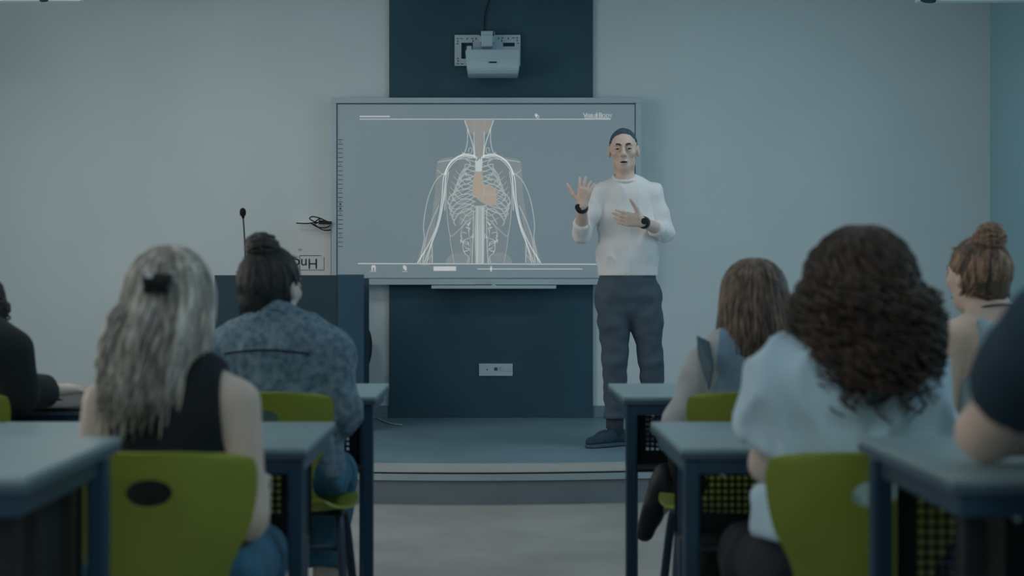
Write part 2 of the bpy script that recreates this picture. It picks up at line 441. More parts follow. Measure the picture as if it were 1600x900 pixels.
p = bp_(675, 451); q = bp_(868, 446)
tr = empty('pen_tray', (0, BD, 0), 'slim pale pen tray under the lower edge of the board', 'tray')
box('tray_floor', (p[0], -.09, p[2]), (q[0], .04, p[2] + .012), M_FRAME, tr, bev=.003)
box('tray_lip', (p[0], -.10, p[2]), (q[0], -.09, p[2] + .022), M_FRAME, tr, bev=.003)
for x in (690, 850):
    c = bp_(x, 446); box('bracket', (c[0] - .01, .0, p[2] + .01), (c[0] + .01, .09, p[2] + .022), M_FRAME, tr)
pt = empty('board_pen', (bp_(757, 445)[0], BD - .05, p[2] + .021), 'small dark pen lying in the pen tray', 'pen')
tube('barrel', [(-.06, 0, 0), (.05, 0, 0)], .008, M_DARKLINE, pt); tube('cap', [(.05, 0, 0), (.075, 0, 0)], [.009, .006], M_FRAME, pt)

# ------------------------------------------------------------------ projector on its wall plate
PD = WP
prj = empty('projector_mount', (0, PD, 0), 'white slotted wall plate and arm holding the projector above the board', 'projector mount')
def pp(x, y, d=PD): v = px(x, y, d); return v.x, v.z
def plate_mesh():
    bm = bmesh.new()
    # strips around two windows
    for x0, y0, x1, y1 in ((710.5, 56, 813, 68), (710.5, 68, 721, 104), (739, 68, 752, 104), (752, 68, 786, 104), (804, 68, 813, 104), (721, 93, 739, 104), (786, 74, 804, 104)):
        ax, az = pp(x0, y1); bx, bz = pp(x1, y0)
        box_into(bm, (ax, -.035, az), (bx, -.025, bz), 0)
    return bm
bm_obj('plate', plate_mesh(), M_WHITEPL, prj)
sl = bmesh.new()
for x, y, h in ((715, 61.5, 1), (721, 61.5, 1), (730, 62, 0), (738, 61.5, 1), (744, 62, 0), (715.5, 66, 0), (715, 70, 1), (739, 65.5, 0), (779, 61.5, 0), (785, 60.5, 1), (794, 61.5, 0), (802, 60.5, 1), (808, 60.5, 1), (808, 64.5, 0), (809, 69, 1), (784, 65, 0), (715.5, 92.5, 1), (716, 96.5, 0), (715.5, 101, 1), (722, 101, 1)):
    dx, dy = (1.8, .55) if h else (.65, 1.5)
    ax, az = pp(x - dx, y + dy); bx, bz = pp(x + dx, y - dy)
    box_into(sl, (ax, -.0365, az), (bx, -.03, bz), 0)
bm_obj('slots', sl, M_INK, prj)['kind'] = 'stuff'
ax, az = pp(749.5, 70); bx, bz = pp(773, 52)
box('arm_socket', (ax, -.10, az), (bx, -.025, bz), M_WHITEPL, prj, bev=.01)
for x in (750.5, 771):
    ax, az = pp(x - .9, 60); bx, bz = pp(x + .9, 53); box('socket_slot', (ax, -.102, az), (bx, -.09, bz), M_INK, prj, bev=0)
ax, az = pp(752.5, 78); bx, bz = pp(770, 60)
box('arm', (ax, -.14, az), (bx, -.03, bz), M_WHITEPL, prj, bev=.008)
prb = empty('projector', (0, PD, 0), 'white short-throw projector body hanging below its wall plate', 'projector')
d2 = PD - .30
s_ = d2 / PD
def prof():
    # cross-section in (y, px y) extruded across x with slightly narrower lower edge
    bm = bmesh.new()
    x0, x1 = 728, 812.5
    rows = [(x0 + 1, x1 - 1, 75, -.05), (x0 - 1, x1, 77, -.29), (x0, x1, 99, -.33), (x0 + 2, x1 - 2, 109, -.325), (x0 + 2.5, x1 - 2, 114.5, -.29), (x0 + 2.5, x1 - 2, 114.5, -.06)]
    L = []
    for xa, xb, y, dy in rows:
        pa = px(xa, y, PD - .30); pb2 = px(xb, y, PD - .30)
        L.append((bm.verts.new((pa.x, dy, pa.z)), bm.verts.new((pb2.x, dy, pb2.z))))
    n = len(L)
    for i in range(n):
        j = (i + 1) % n
        bm.faces.new((L[i][0], L[i][1], L[j][1], L[j][0]))
    bm.faces.new([l[0] for l in L]); bm.faces.new([l[1] for l in L][::-1])
    bmesh.ops.recalc_face_normals(bm, faces=bm.faces[:])
    bmesh.ops.bevel(bm, geom=bm.edges[:], offset=.006, segments=2, affect='EDGES')
    return bm
bm_obj('casing', prof(), M_WHITEPL, prb)
pa = px(764, 98, PD - .335); pb2 = px(776, 96.2, PD - .335); box('vent_slot', (pa.x, -.336, pa.z), (pb2.x, -.318, pb2.z), M_INK, prb, bev=0)
pa = px(729, 76, PD - .2); pb2 = px(737, 70, PD - .2); box('hinge', (pa.x, -.16, pa.z - .01), (pb2.x, -.06, pb2.z), M_WHITEPL, prb, bev=.004)
cb = tube('projector_cable', [px(x, y, WP - .012) for x, y in spline([(766, -14), (764, 2), (760, 14), (757.5, 26), (757, 54)], 5)], .004, M_BLACK, sides=6)
tag(cb, 'thin dark cable running down the navy panel to the projector', 'cable')

# ------------------------------------------------------------------ wall socket plate, wall box, cables
so = empty('socket_plate', (0, WP, 0), 'pale socket and switch plate on the navy panel below the board', 'socket plate')
def sp(x, y): v = px(x, y, WP); return v.x, v.z
def srect(nm, x0, y0, x1, y1, f, m):
    ax, az = sp(x0, y1); bx, bz = sp(x1, y0); return box(nm, (ax, -f, az), (bx, 0, bz), m, so, bev=.0015)
srect('cover', 748.5, 568, 801, 587.2, .012, M_WHITEPL); srect('switch_rocker', 786, 572, 799, 580, .016, M_FRAME)
srect('network_socket', 772, 574, 777.5, 579, .014, M_DARKLINE); srect('blank_insert', 779.5, 573, 784, 580, .0135, M_GREYPL); srect('audio_jack', 760, 576.5, 762, 578.5, .014, M_INK)

HB = ROOM_F - .10
hb = empty('wall_box', (0, ROOM_F, 0), 'white flat wall cabinet with an upside-down label beside the board', 'cabinet')
pa = px(462, 431, HB); pb2 = px(517, 348, HB)
box('cabinet_body', (pa.x, -.10, pa.z), (pb2.x, 0, pb2.z), mat('cabinet_paint', T(132, 134, 134), .6, .02, 4), hb, bev=.004)
def hline(bm, x0, y0, x1, y1):
    a_ = px(x0, y1, HB); b_ = px(x1, y0, HB); box_into(bm, (a_.x, -.1025, a_.z), (b_.x, -.098, b_.z), 0)
lb = bmesh.new()
for r in ((468, 399, 502, 399.7), (468, 421.5, 506.5, 422.2), (468, 399, 468.6, 422), (506, 402, 506.5, 422)): hline(lb, *r)
lab = bm_obj('label_outline', lb, M_INK, hb)
c = px(497, 411.2, HB)
text_mesh('label_text', 'Hnc', .098, M_INK, hb, Matrix.Translation((c.x, -.1015, c.z)) @ Matrix.Rotation(math.pi, 4, 'Y') @ Matrix.Rotation(math.pi / 2, 4, 'X'))
k = px(468.5, 390, HB); box('lock', (k.x - .012, -.103, k.z - .007), (k.x + .012, -.098, k.z + .007), M_GREYPL, hb, bev=.001)
cbm = []
Vb, Fb = [], []
def addtube(pts, r, sides=6):
    V, F = tube_geo(pts, r, sides); b0 = len(Vb); Vb.extend(V); Fb.extend([tuple(i + b0 for i in f) for f in F])
for pts in ([(463, 348.6), (480, 349.2), (495, 347.5), (516, 348)], [(490, 348), (500, 342), (508, 345), (517, 349)], [(494, 348), (484, 342), (488, 338.6), (500, 341), (516, 348.5)],
            [(486, 349), (497, 355), (510, 355.5), (516, 352)], [(490, 350), (502, 358), (511, 360), (517, 359)], [(500, 345), (507, 349), (517, 350)], [(492, 349.5), (503, 346), (517, 347)]):
    addtube([px(x, y, HB - .05 - .012 * random.random()) for x, y in spline(pts, 6)], .0042)
for k_ in range(5): addtube([px(x, y, HB - .045 - .006 * k_) for x, y in spline([(498, 345 + k_), (506, 346 + k_ * .8), (518, 347.4 + k_ * .5)], 4)], .006)
o = mesh_obj('cable_bundle', Vb, Fb, M_BLACK, smooth=True); tag(o, 'tangle of black cables hanging above the white wall cabinet', 'cables')
o = tube('hanging_cable', [px(x, y, 9.57) for x, y in spline([(571, 446), (574, 456), (573, 475), (569, 500), (568, 530), (570, 610)], 6)], .004, M_BLACK, sides=6)
tag(o, 'thin black cable hanging beside the lectern below the board', 'cable')
fp = []
for x, y in spline([(566, 636), (582, 648), (597, 657), (612, 662), (628, 664)], 8):
    d = (CAMH - ST_Z - .006) * FPX / (y - CY); fp.append(px(x, y, d))
fp = [Vector((p_.x, min(p_.y, 9.55), ST_Z + .006)) for p_ in fp]
o = tube('floor_cable', fp, .005, M_WHITEPL, sides=6); tag(o, 'white cable lying on the stage floor beside the navy panel', 'cable')

# ------------------------------------------------------------------ lectern, microphone, black chair behind it
LD = 8.7
lx0, lx1 = px(335, 0, LD).x, px(568.5, 0, LD).x; ltop = px(0, 430, LD).z
lec = empty('lectern', ((lx0 + lx1) / 2, LD, ST_Z), 'wide dark navy teacher lectern standing on the stage', 'lectern')
hw = (lx1 - lx0) / 2; lh = ltop - ST_Z
split = px(527.5, 0, LD).x - (lx0 + lx1) / 2
box('front_panel', (-hw, 0, 0.0), (split - .001, .02, lh), M_NAVY2, lec, bev=.002)
box('side_front_panel', (split + .001, -.004, 0.0), (hw, .02, lh + .004), mat('navy_gloss', T(24, 46, 58), .35, .04, 2), lec, bev=.002)
for x in (-hw, hw - .02): box('side_panel', (x, .02, 0), (x + .02, .38, lh - .02), M_NAVY2, lec, bev=.002)
box('worktop', (-hw + .02, .02, lh - .14), (hw - .02, .38, lh - .11), M_NAVY2, lec, bev=.002)
box('shelf', (-hw + .02, .02, .35), (hw - .02, .34, .37), M_NAVY2, lec, bev=.002)
mc = px(382, 430, LD + .1)
mic = empty('gooseneck_microphone', (mc.x, LD + .1, ST_Z + lh - .11), 'black gooseneck microphone rising from the lectern', 'microphone')
mz = ST_Z + lh - .11
bm = bmesh.new(); bmesh.ops.create_cone(bm, cap_ends=True, segments=24, radius1=.06, radius2=.045, depth=.03, matrix=Matrix.Translation((0, 0, .015))); bm_obj('base', bm, M_BLACK, mic)
g = [px(x, y, LD + .1) - Vector((mc.x, LD + .1, mz)) for x, y in spline([(383.5, 430), (383, 392), (381.5, 362), (380, 341)], 6)]
tube('gooseneck', [Vector((0.0, 0, .03))] + g, .0045, M_BLACK, mic, sides=8)
hp = [px(x, y, LD + .1) - Vector((mc.x, LD + .1, mz)) for x, y in ((380, 341), (379.8, 338), (379.5, 336), (379.4, 331), (379.2, 327), (379.1, 325))]
tube('windscreen', hp, [.008, .010, .018, .020, .016, .006], mat('black_foam', (.012, .014, .018), .95, .3, 90, .4, 300), mic, sides=14)

oc = empty('office_chair', (px(545, 0, 9.32).x - .095, 9.44, ST_Z), 'black office chair tucked behind the lectern', 'chair')
V = []; F = []
NU, NV = 10, 12
for j in range(NV + 1):
    v = j / NV; z = .34 + .30 * v
    hw_ = (.20 + .03 * math.sin(v * math.pi)) * (1 if v < .8 else math.sqrt(max(0.05, 1 - ((v - .8) / .22) ** 2)))
    for i in range(NU + 1):
        u = -1 + 2 * i / NU; V.append((u * hw_, .04 * (1 - u * u) + .05 * math.sin(v * 2.2), z))
for j in range(NV):
    for i in range(NU):
        a_ = j * (NU + 1) + i; F.append((a_, a_ + 1, a_ + NU + 2, a_ + NU + 1))
bk = mesh_obj('backrest', V, F, M_BLACK, oc, smooth=True); md = bk.modifiers.new('s', 'SOLIDIFY'); md.thickness = .035; md.offset = 0; apply_mods(bk)
box('seat', (-.21, -.30, .33), (.21, .03, .38), M_BLACK, oc, bev=.025)
tube('gas_column', [(0, -.17, .10), (0, -.17, .34)], .03, M_BLACK, oc)
for i in range(5):
    a_ = i * 2 * math.pi / 5 + .3
    lg = tube('base_arm', [(0, -.17, .11), (.17 * math.cos(a_), -.17 + .17 * math.sin(a_), .075)], [.025, .016], M_BLACK, oc)
    tube('caster', [(.17 * math.cos(a_) - .012, -.17 + .17 * math.sin(a_), .028), (.17 * math.cos(a_) + .012, -.17 + .17 * math.sin(a_), .028)], .027, M_BLACK, oc)

# ------------------------------------------------------------------ desks
DW = 0.81
def perf_panel(x0, x1, z0, z1, hx0, hx1, hz0, hz1, pitch=.0165, hole=.0098):
    nx = int((hx1 - hx0) / pitch); nz = int((hz1 - hz0) / pitch)
    xs = [x0] + sum([[hx0 + i * pitch, hx0 + i * pitch + hole] for i in range(nx)], []) + [x1]
    zs = [z0] + sum([[hz0 + i * pitch, hz0 + i * pitch + hole] for i in range(nz)], []) + [z1]
    V = [(x, 0, z) for z in zs for x in xs]; F = []
    w_ = len(xs)
    for j in range(len(zs) - 1):
        for i in range(w_ - 1):
            if i % 2 == 1 and j % 2 == 1: continue
            F.append((j * w_ + i, j * w_ + i + 1, (j + 1) * w_ + i + 1, (j + 1) * w_ + i))
    return V, F
def make_desk(h, dep, inner, top_m, leg_far):
    """inner=-1: the aisle end is at local -x (x=0), +1 mirrored. local y=0 is the near edge."""
    s = 1.0
    P = {}
    parts = []
    def add(o): parts.append(o); return o
    r = None
    add(box('tabletop', (0, 0, h - .012), (DW, dep, h), top_m, None, bev=.003))
    add(box('edge_band', (-.001, -.001, h - .024), (DW + .001, dep + .001, h - .012), M_DESKEDGE, None, bev=.002))
    fr = bmesh.new()
    for lo, hi in (((.012, .01, h - .055), (DW - .012, .035, h - .024)), ((.05, dep - .05, h - .055), (DW - .05, dep - .025, h - .024)),
                   ((.012, .035, h - .055), (.037, dep - .05, h - .024)), ((DW - .037, .035, h - .055), (DW - .012, dep - .05, h - .024))):
        box_into(fr, lo, hi, .002)
    add(bm_obj('under_frame', fr, M_DESKFRAME))
    if leg_far:
        pos = [(.001, dep - .085), (DW - .034, dep - .085), (.03, .05), (DW - .063, .05)]
    else:
        pos = [(.008, .008), (DW - .041, .008), (.062, dep - .06), (DW - .095, dep - .06)]
    for x, y in pos:
        add(box('leg', (x, y, 0), (x + .033, y + .03, h - .024), M_PANEL if leg_far and y < .1 else M_DESKFRAME, None, bev=.005))
    for x, sgn in ((.042, 1), (DW - .042, -1)):
        bm = bmesh.new(); f = bm.faces.new([bm.verts.new((x, .012, h - .03)), bm.verts.new((x + sgn * .05, .012, h - .03)), bm.verts.new((x + sgn * .05, .012, h - .062))])
        g_ = bmesh.ops.extrude_face_region(bm, geom=[f]); bmesh.ops.translate(bm, verts=[v for v in g_['geom'] if isinstance(v, bmesh.types.BMVert)], vec=(0, .004, 0))
        add(bm_obj('corner_bracket', bm, M_GREYPL))
    V, F = perf_panel(.055, DW - .055, h - .275, h - .024, .09 if leg_far else .125, DW - .12, h - .222, h - .045)
    pn = mesh_obj('modesty_panel', V, F, M_PANEL); md = pn.modifiers.new('s', 'SOLIDIFY'); md.thickness = .003; apply_mods(pn); pn.location = (0, dep - .028, 0)
    add(pn)
    add(box('book_shelf', (.06, dep - .20, h - .272), (DW - .06, dep - .03, h - .262), M_PANEL, None, bev=.001))
    if leg_far: add(box('book_box', (.150, dep - .24, h - .26), (DW - .06, dep - .034, h - .03), M_PANEL, None, bev=.002))
    for o in parts: COL.objects.unlink(o)
    return parts
DESK = {}
def desk(x, y, label, kind='std', group='pale topped classroom desks'):
    if kind not in DESK:
        DESK[kind] = {'std': lambda: make_desk(.75, .55, -1, M_DESKTOP, False), 'tall': lambda: make_desk(.844, .47, -1, M_DESKTOP, True),
                      'black': lambda: make_desk(.718, .55, -1, M_BLACKTOP, False)}[kind]()
    r = empty('classroom_desk', (x, y, 0), label, 'desk', group)
    for p_ in DESK[kind]:
        c_ = p_.copy(); COL.objects.link(c_); c_.parent = r
    return r
desk(-.34 - DW, 4.20, 'pale desk in front of the seated woman with the dark top bun')
desk(.400, 4.20, 'pale desk in front of the woman with long straight brown hair')
desk(1.213, 4.20, 'pale desk in front of the auburn woman with the bare shoulder')
desk(-.38 - DW, 2.92, 'pale desk in front of the blonde woman in the black top')
desk(-.39 - 2 * DW, 2.92, 'pale desk left of the blonde woman at the frame edge')
desk(.397, 2.92, 'pale desk in front of the curly haired woman')
desk(-.602 - DW, 1.83, 'blurred pale desk in the left foreground corner', 'tall')
desk(.602, 1.83, 'blurred pale desk in the right foreground under the bare elbow', 'tall')
desk(-1.17 - DW, 4.20, 'black-topped desk under the writing hand at far left', 'black', None)

# ------------------------------------------------------------------ chairs
def make_chair():
    parts = []
    # shell: profile from top of the back down and forward along the seat
    prof = spline([(-.055, .80, .155), (-.05, .785, .178), (-.038, .74, .183), (-.018, .66, .165), (.0, .585, .128), (.022, .52, .122), (.075, .468, .175), (.16, .452, .215), (.26, .452, .225), (.35, .458, .215), (.385, .448, .19), (.395, .435, .165)], 5)
    NU = 18; V = []; F = []
    n = len(prof)
    for j, (y, z, hw_) in enumerate(prof):
        for i in range(NU + 1):
            u = -1 + 2 * i / NU
            cur = (.045 * (u * u)) * (1 if j < n * .5 else 0)
            lift = .012 * u * u if j >= n * .5 else 0
            zz = z
            if j < 5: zz = z - .022 * (abs(u) ** 6) * (1 - j / 5)
            V.append((u * hw_, y + cur, zz + lift))
    for j in range(n - 1):
        for i in range(NU):
            a_ = j * (NU + 1) + i; F.append((a_, a_ + NU + 1, a_ + NU + 2, a_ + 1))
    sh = mesh_obj('seat_shell', V, F, M_GREEN, None, smooth=True)
    md = sh.modifiers.new('s', 'SOLIDIFY'); md.thickness = .009; md.offset = 0
    apply_mods(sh)
    bm = bmesh.new(); bmesh.ops.create_cone(bm, cap_ends=True, segments=40, radius1=1, radius2=1, depth=.3,
        matrix=Matrix.Translation((0, -.03, .727)) @ Matrix.Rotation(math.radians(-6), 4, 'Y') @ Matrix.Diagonal((.042, 1, .025, 1)) @ Matrix.Rotation(math.pi / 2, 4, 'X'))
    ct = bm_obj('cutter', bm, None)
    md = sh.modifiers.new('b', 'BOOLEAN'); md.operation = 'DIFFERENCE'; md.object = ct; md.solver = 'EXACT'
    apply_mods(sh); bpy.data.objects.remove(ct)
    sh.data.shade_smooth(); sh.data.set_sharp_from_angle(angle=math.radians(50))
    parts.append(sh)
    for sx in (-1, 1):
        parts.append(tube('leg', spline([(sx * .175, .21, .437), (sx * .19, .12, .40), (sx * .235, -.06, .012)], 6), .0125, M_CHAIRLEG))
        parts.append(tube('leg', spline([(sx * .175, .21, .437), (sx * .19, .28, .40), (sx * .222, .36, .012)], 6), .0125, M_CHAIRLEG))
        for y in (-.06, .36):
            parts.append(tube('foot_cap', [(sx * (.235 if y < 0 else .225), y, 0), (sx * (.233 if y < 0 else .223), y + (.004 if y < 0 else -.003), .03)], .016, M_BLACK))
    parts.append(tube('cross_bar', [(-.175, .21, .437), (.175, .21, .437)], .011, M_CHAIRLEG))
    parts.append(tube('cross_bar', [(-.20, .10, .36), (.20, .10, .36)], .009, M_CHAIRLEG))
    for o in parts: COL.objects.unlink(o)
    return parts
CH = make_chair()
def chair(x, y, label, rz=0):
    r = empty('school_chair', (x, y, 0), label, 'chair', 'green plastic school chairs', rz)
    for p_ in CH:
        c_ = p_.copy(); COL.objects.link(c_); c_.parent = r
    return r
chair(-.595, 2.49, 'green plastic chair with oval hole under the blonde woman')
chair(.673, 2.49, 'green plastic chair under the curly haired woman in white')
chair(-.605, 3.79, 'green plastic chair under the woman in the denim shirt')
chair(.715, 3.79, 'green plastic chair under the woman with long straight brown hair')
chair(-1.475, 3.79, 'green plastic chair cut by the left frame edge')
chair(1.430 + .145 * math.sin(.25), 3.930 - .145 * math.cos(.25), 'green plastic chair under the auburn woman with the bare shoulder', .25)
chair(.862, 1.50, 'green plastic chair under the dark shirted person at right edge')

# ------------------------------------------------------------------ people: implicit surfaces, one continuous mesh per body
class Field:
    def __init__(s, lo, hi, h):
        s.lo = np.array(lo, float); s.h = h
        s.n = np.ceil((np.array(hi, float) - s.lo) / h).astype(int) + 1
        s.F = np.full(tuple(s.n), 0.5, np.float32)
        s.ax = [(s.lo[i] + h * np.arange(s.n[i])).astype(np.float32) for i in range(3)]
    def win(s, lo, hi):
        a = np.clip(np.floor((np.array(lo) - s.lo) / s.h).astype(int), 0, s.n); b = np.clip(np.ceil((np.array(hi) - s.lo) / s.h).astype(int) + 1, 0, s.n)
        sl = tuple(slice(a[i], b[i]) for i in range(3))
        X = s.ax[0][sl[0]][:, None, None]; Y = s.ax[1][sl[1]][None, :, None]; Zz = s.ax[2][sl[2]][None, None, :]
        return sl, X, Y, Zz
    def blend(s, sl, d, k, sub=False):
        if d.size == 0: return
        f = s.F[sl]
        if sub:
            h = np.clip(.5 - .5 * (f + d) / k, 0, 1); s.F[sl] = f * (1 - h) + (-d) * h + k * h * (1 - h)
        else:
            h = np.clip(.5 + .5 * (f - d) / k, 0, 1); s.F[sl] = f * (1 - h) + d * h - k * h * (1 - h)
    def cone(s, a, b, ra, rb, k=.02, sq=(1, 1, 1)):
        a = np.array(a, float); b = np.array(b, float); q = np.array(sq, float); R = max(ra, rb) * q.max() + k + 3 * s.h
        sl, X, Y, Zz = s.win(np.minimum(a, b) - R, np.maximum(a, b) + R)
        A = a / q; B = b / q; AB = B - A; L = max(1e-9, AB @ AB)
        x, y, z = X / q[0] - A[0], Y / q[1] - A[1], Zz / q[2] - A[2]
        t = np.clip((x * AB[0] + y * AB[1] + z * AB[2]) / L, 0, 1)
        d = np.sqrt((x - t * AB[0]) ** 2 + (y - t * AB[1]) ** 2 + (z - t * AB[2]) ** 2) - (ra + (rb - ra) * t)
        s.blend(sl, (d * (q.min() + 1) / 2).astype(np.float32), k)
    def chain(s, pts, rad, k=.02, sq=(1, 1, 1)):
        for i in range(len(pts) - 1): s.cone(pts[i], pts[i + 1], rad[i], rad[i + 1], k, sq)
    def ell(s, c, r, k=.02, R=None, sub=False):
        c = np.array(c, float); r = np.array(r, float); m = r.max() + k + 3 * s.h
        sl, X, Y, Zz = s.win(c - m, c + m)
        x, y, z = X - c[0], Y - c[1], Zz - c[2]
        if R is not None:
            R = np.array(R, float)
            x, y, z = (R[0][0] * x + R[1][0] * y + R[2][0] * z), (R[0][1] * x + R[1][1] * y + R[2][1] * z), (R[0][2] * x + R[1][2] * y + R[2][2] * z)
        k0 = np.sqrt((x / r[0]) ** 2 + (y / r[1]) ** 2 + (z / r[2]) ** 2) + 1e-6; k1 = np.sqrt((x / r[0] ** 2) ** 2 + (y / r[1] ** 2) ** 2 + (z / r[2] ** 2) ** 2) + 1e-6
        s.blend(sl, (k0 * (k0 - 1) / k1).astype(np.float32), k, sub)
    def cut(s, p, nrm, rad=9.0):
        """drop what lies beyond the plane through p on the side nrm points to, within rad of p"""
        p = np.array(p, float); nrm = np.array(nrm, float); nrm = nrm / np.linalg.norm(nrm)
        sl, X, Y, Zz = s.win(p - rad, p + rad)
        d = (X - p[0]) * nrm[0] + (Y - p[1]) * nrm[1] + (Zz - p[2]) * nrm[2]
        if rad < 5:
            far = np.sqrt((X - p[0]) ** 2 + (Y - p[1]) ** 2 + (Zz - p[2]) ** 2) - rad
            d = np.minimum(d, -far)
        s.F[sl] = np.maximum(s.F[sl], d.astype(np.float32))
    def cutf(s, fn):
        X = s.ax[0][:, None, None]; Y = s.ax[1][None, :, None]; Zz = s.ax[2][None, None, :]
        s.F = np.maximum(s.F, fn(X, Y, Zz).astype(np.float32))
    def mesh(s):
        F = s.F; F[0] = F[-1] = .5; F[:, 0] = F[:, -1] = .5; F[:, :, 0] = F[:, :, -1] = .5
        S = F < 0
        nx, ny, nz = F.shape
        cnt = np.zeros((nx - 1, ny - 1, nz - 1), np.int8)
        offs = [(i, j, k) for i in (0, 1) for j in (0, 1) for k in (0, 1)]
        for o in offs: cnt += S[o[0]:nx - 1 + o[0], o[1]:ny - 1 + o[1], o[2]:nz - 1 + o[2]]
        act = np.argwhere((cnt > 0) & (cnt < 8))
        val = np.stack([F[act[:, 0] + o[0], act[:, 1] + o[1], act[:, 2] + o[2]] for o in offs], 1)
        pos = np.zeros((len(act), 3)); num = np.zeros(len(act))
        for ia in range(8):
            for ib in range(ia + 1, 8):
                oa, ob = np.array(offs[ia]), np.array(offs[ib])
                if np.abs(oa - ob).sum() != 1: continue
                va, vb = val[:, ia], val[:, ib]; msk = (va < 0) != (vb < 0)
                t = np.where(msk, va / (va - vb + 1e-12), 0)
                pos += msk[:, None] * (oa + (ob - oa) * t[:, None]); num += msk
        P = s.lo + (act + pos / num[:, None]) * s.h
        idx = np.full(cnt.shape, -1, np.int64); idx[act[:, 0], act[:, 1], act[:, 2]] = np.arange(len(act))
        quads = []
        for ax in range(3):
            a = [slice(None)] * 3; b = [slice(None)] * 3; a[ax] = slice(0, -1); b[ax] = slice(1, None)
            d = S[tuple(a)] != S[tuple(b)]
            e = np.argwhere(d); u, v = (ax + 1) % 3, (ax + 2) % 3
            ok = (e[:, u] > 0) & (e[:, v] > 0) & (e[:, u] < F.shape[u] - 1) & (e[:, v] < F.shape[v] - 1); e = e[ok]
            flip = S[tuple(a)][e[:, 0], e[:, 1], e[:, 2]]
            c = []
            for du, dv in ((-1, -1), (0, -1), (0, 0), (-1, 0)):
                q = e.copy(); q[:, u] += du; q[:, v] += dv; c.append(idx[q[:, 0], q[:, 1], q[:, 2]])
            Q = np.stack(c, 1); Q[~flip] = Q[~flip][:, ::-1]; quads.append(Q)
        return P, np.concatenate(quads)

def np_mesh(name, P, Q, m, parent, wr=None, label=None):
    if wr:
        amp, sc = wr[0], wr[1]
        st = wr[2] if len(wr) > 2 else (1, 1, 1)
        me0 = None
        N = np.zeros_like(P)
        a, b, c, d = (P[Q[:, i]] for i in range(4)); fn = np.cross(c - a, d - b)
        for i in range(4): np.add.at(N, Q[:, i], fn)
        N /= np.linalg.norm(N, axis=1)[:, None] + 1e-12
        fade = np.clip((P[:, 2] - wr[3]) / .09, .08, 1) if len(wr) > 3 else 1.0
        dv = fade * np.array([noise.noise(Vector((p[0] * sc * st[0], p[1] * sc * st[1], p[2] * sc * st[2]))) for p in P])
        if len(wr) > 4:      # sharper draped creases
            rg = np.array([1 - abs(noise.noise(Vector((p[0] * sc * 1.1 + p[2] * 4, p[1] * sc, p[2] * sc * .55 - p[0] * 6 + 3.7)))) * 2.4 for p in P])
            dv = dv * .5 + fade * np.clip(rg, 0, 1) ** 2 * wr[4]
        P = P + N * (dv * amp + .2 * amp * fade)[:, None]
    me = bpy.data.meshes.new(name)
    me.vertices.add(len(P)); me.vertices.foreach_set('co', P.astype(np.float32).ravel())
    me.loops.add(Q.size); me.loops.foreach_set('vertex_index', Q.astype(np.int32).ravel())
    me.polygons.add(len(Q)); me.polygons.foreach_set('loop_start', np.arange(0, Q.size, 4, dtype=np.int32)); me.polygons.foreach_set('loop_total', np.full(len(Q), 4, np.int32))
    me.update(calc_edges=True); me.validate(); me.shade_smooth(); me.materials.append(m)
    o = bpy.data.objects.new(name, me)
    if label: o['label'] = label
    return link(o, parent)

def rotm(yaw=0, pitch=0, roll=0):
    return np.array((Matrix.Rotation(yaw, 3, 'Z') @ Matrix.Rotation(pitch, 3, 'X') @ Matrix.Rotation(roll, 3, 'Y')))

def head(f, C, R, s=1.0):
    """face towards local +y of R; C is the middle of the head, 0.23 m tall"""
    C = np.array(C, float)
    def e(c, r, k, sub=False): f.ell(C + R @ (np.array(c) * s), np.array(r) * s, k, R, sub)
    def cn(a, b, ra, rb, k): f.cone(C + R @ (np.array(a) * s), C + R @ (np.array(b) * s), ra * s, rb * s, k)
    e((0, -.014, .030), (.073, .092, .083), .02)
    e((0, .022, -.028), (.0565, .068, .083), .03)
    e((0, .056, -.088), (.026, .026, .022), .03)
    for sx in (-1, 1):
        e((sx * .044, .004, -.068), (.012, .032, .026), .025)
        e((sx * .042, .062, -.018), (.020, .018, .017), .02)
        e((sx * .030, .079, .026), (.022, .012, .008), .012)
        e((sx * .031, .099, .004), (.017, .016, .011), .010, True)
        e((sx * .031, .078, .003), (.013, .012, .011), .006)
        e((sx * .076, -.008, -.006), (.010, .020, .031), .006)
        e((sx * .083, -.002, .000), (.006, .008, .014), .004, True)
        e((sx * .012, .098, -.030), (.009, .011, .008), .008)
        e((sx * .027, .090, -.046), (.004, .010, .018), .008, True)
    cn((0, .084, .018), (0, .110, -.024), .008, .011, .010)
    e((0, .088, -.060), (.022, .011, .006), .006); e((0, .087, -.073), (.018, .011, .007), .006)
    e((0, .101, -.0665), (.020, .010, .0025), .004, True)

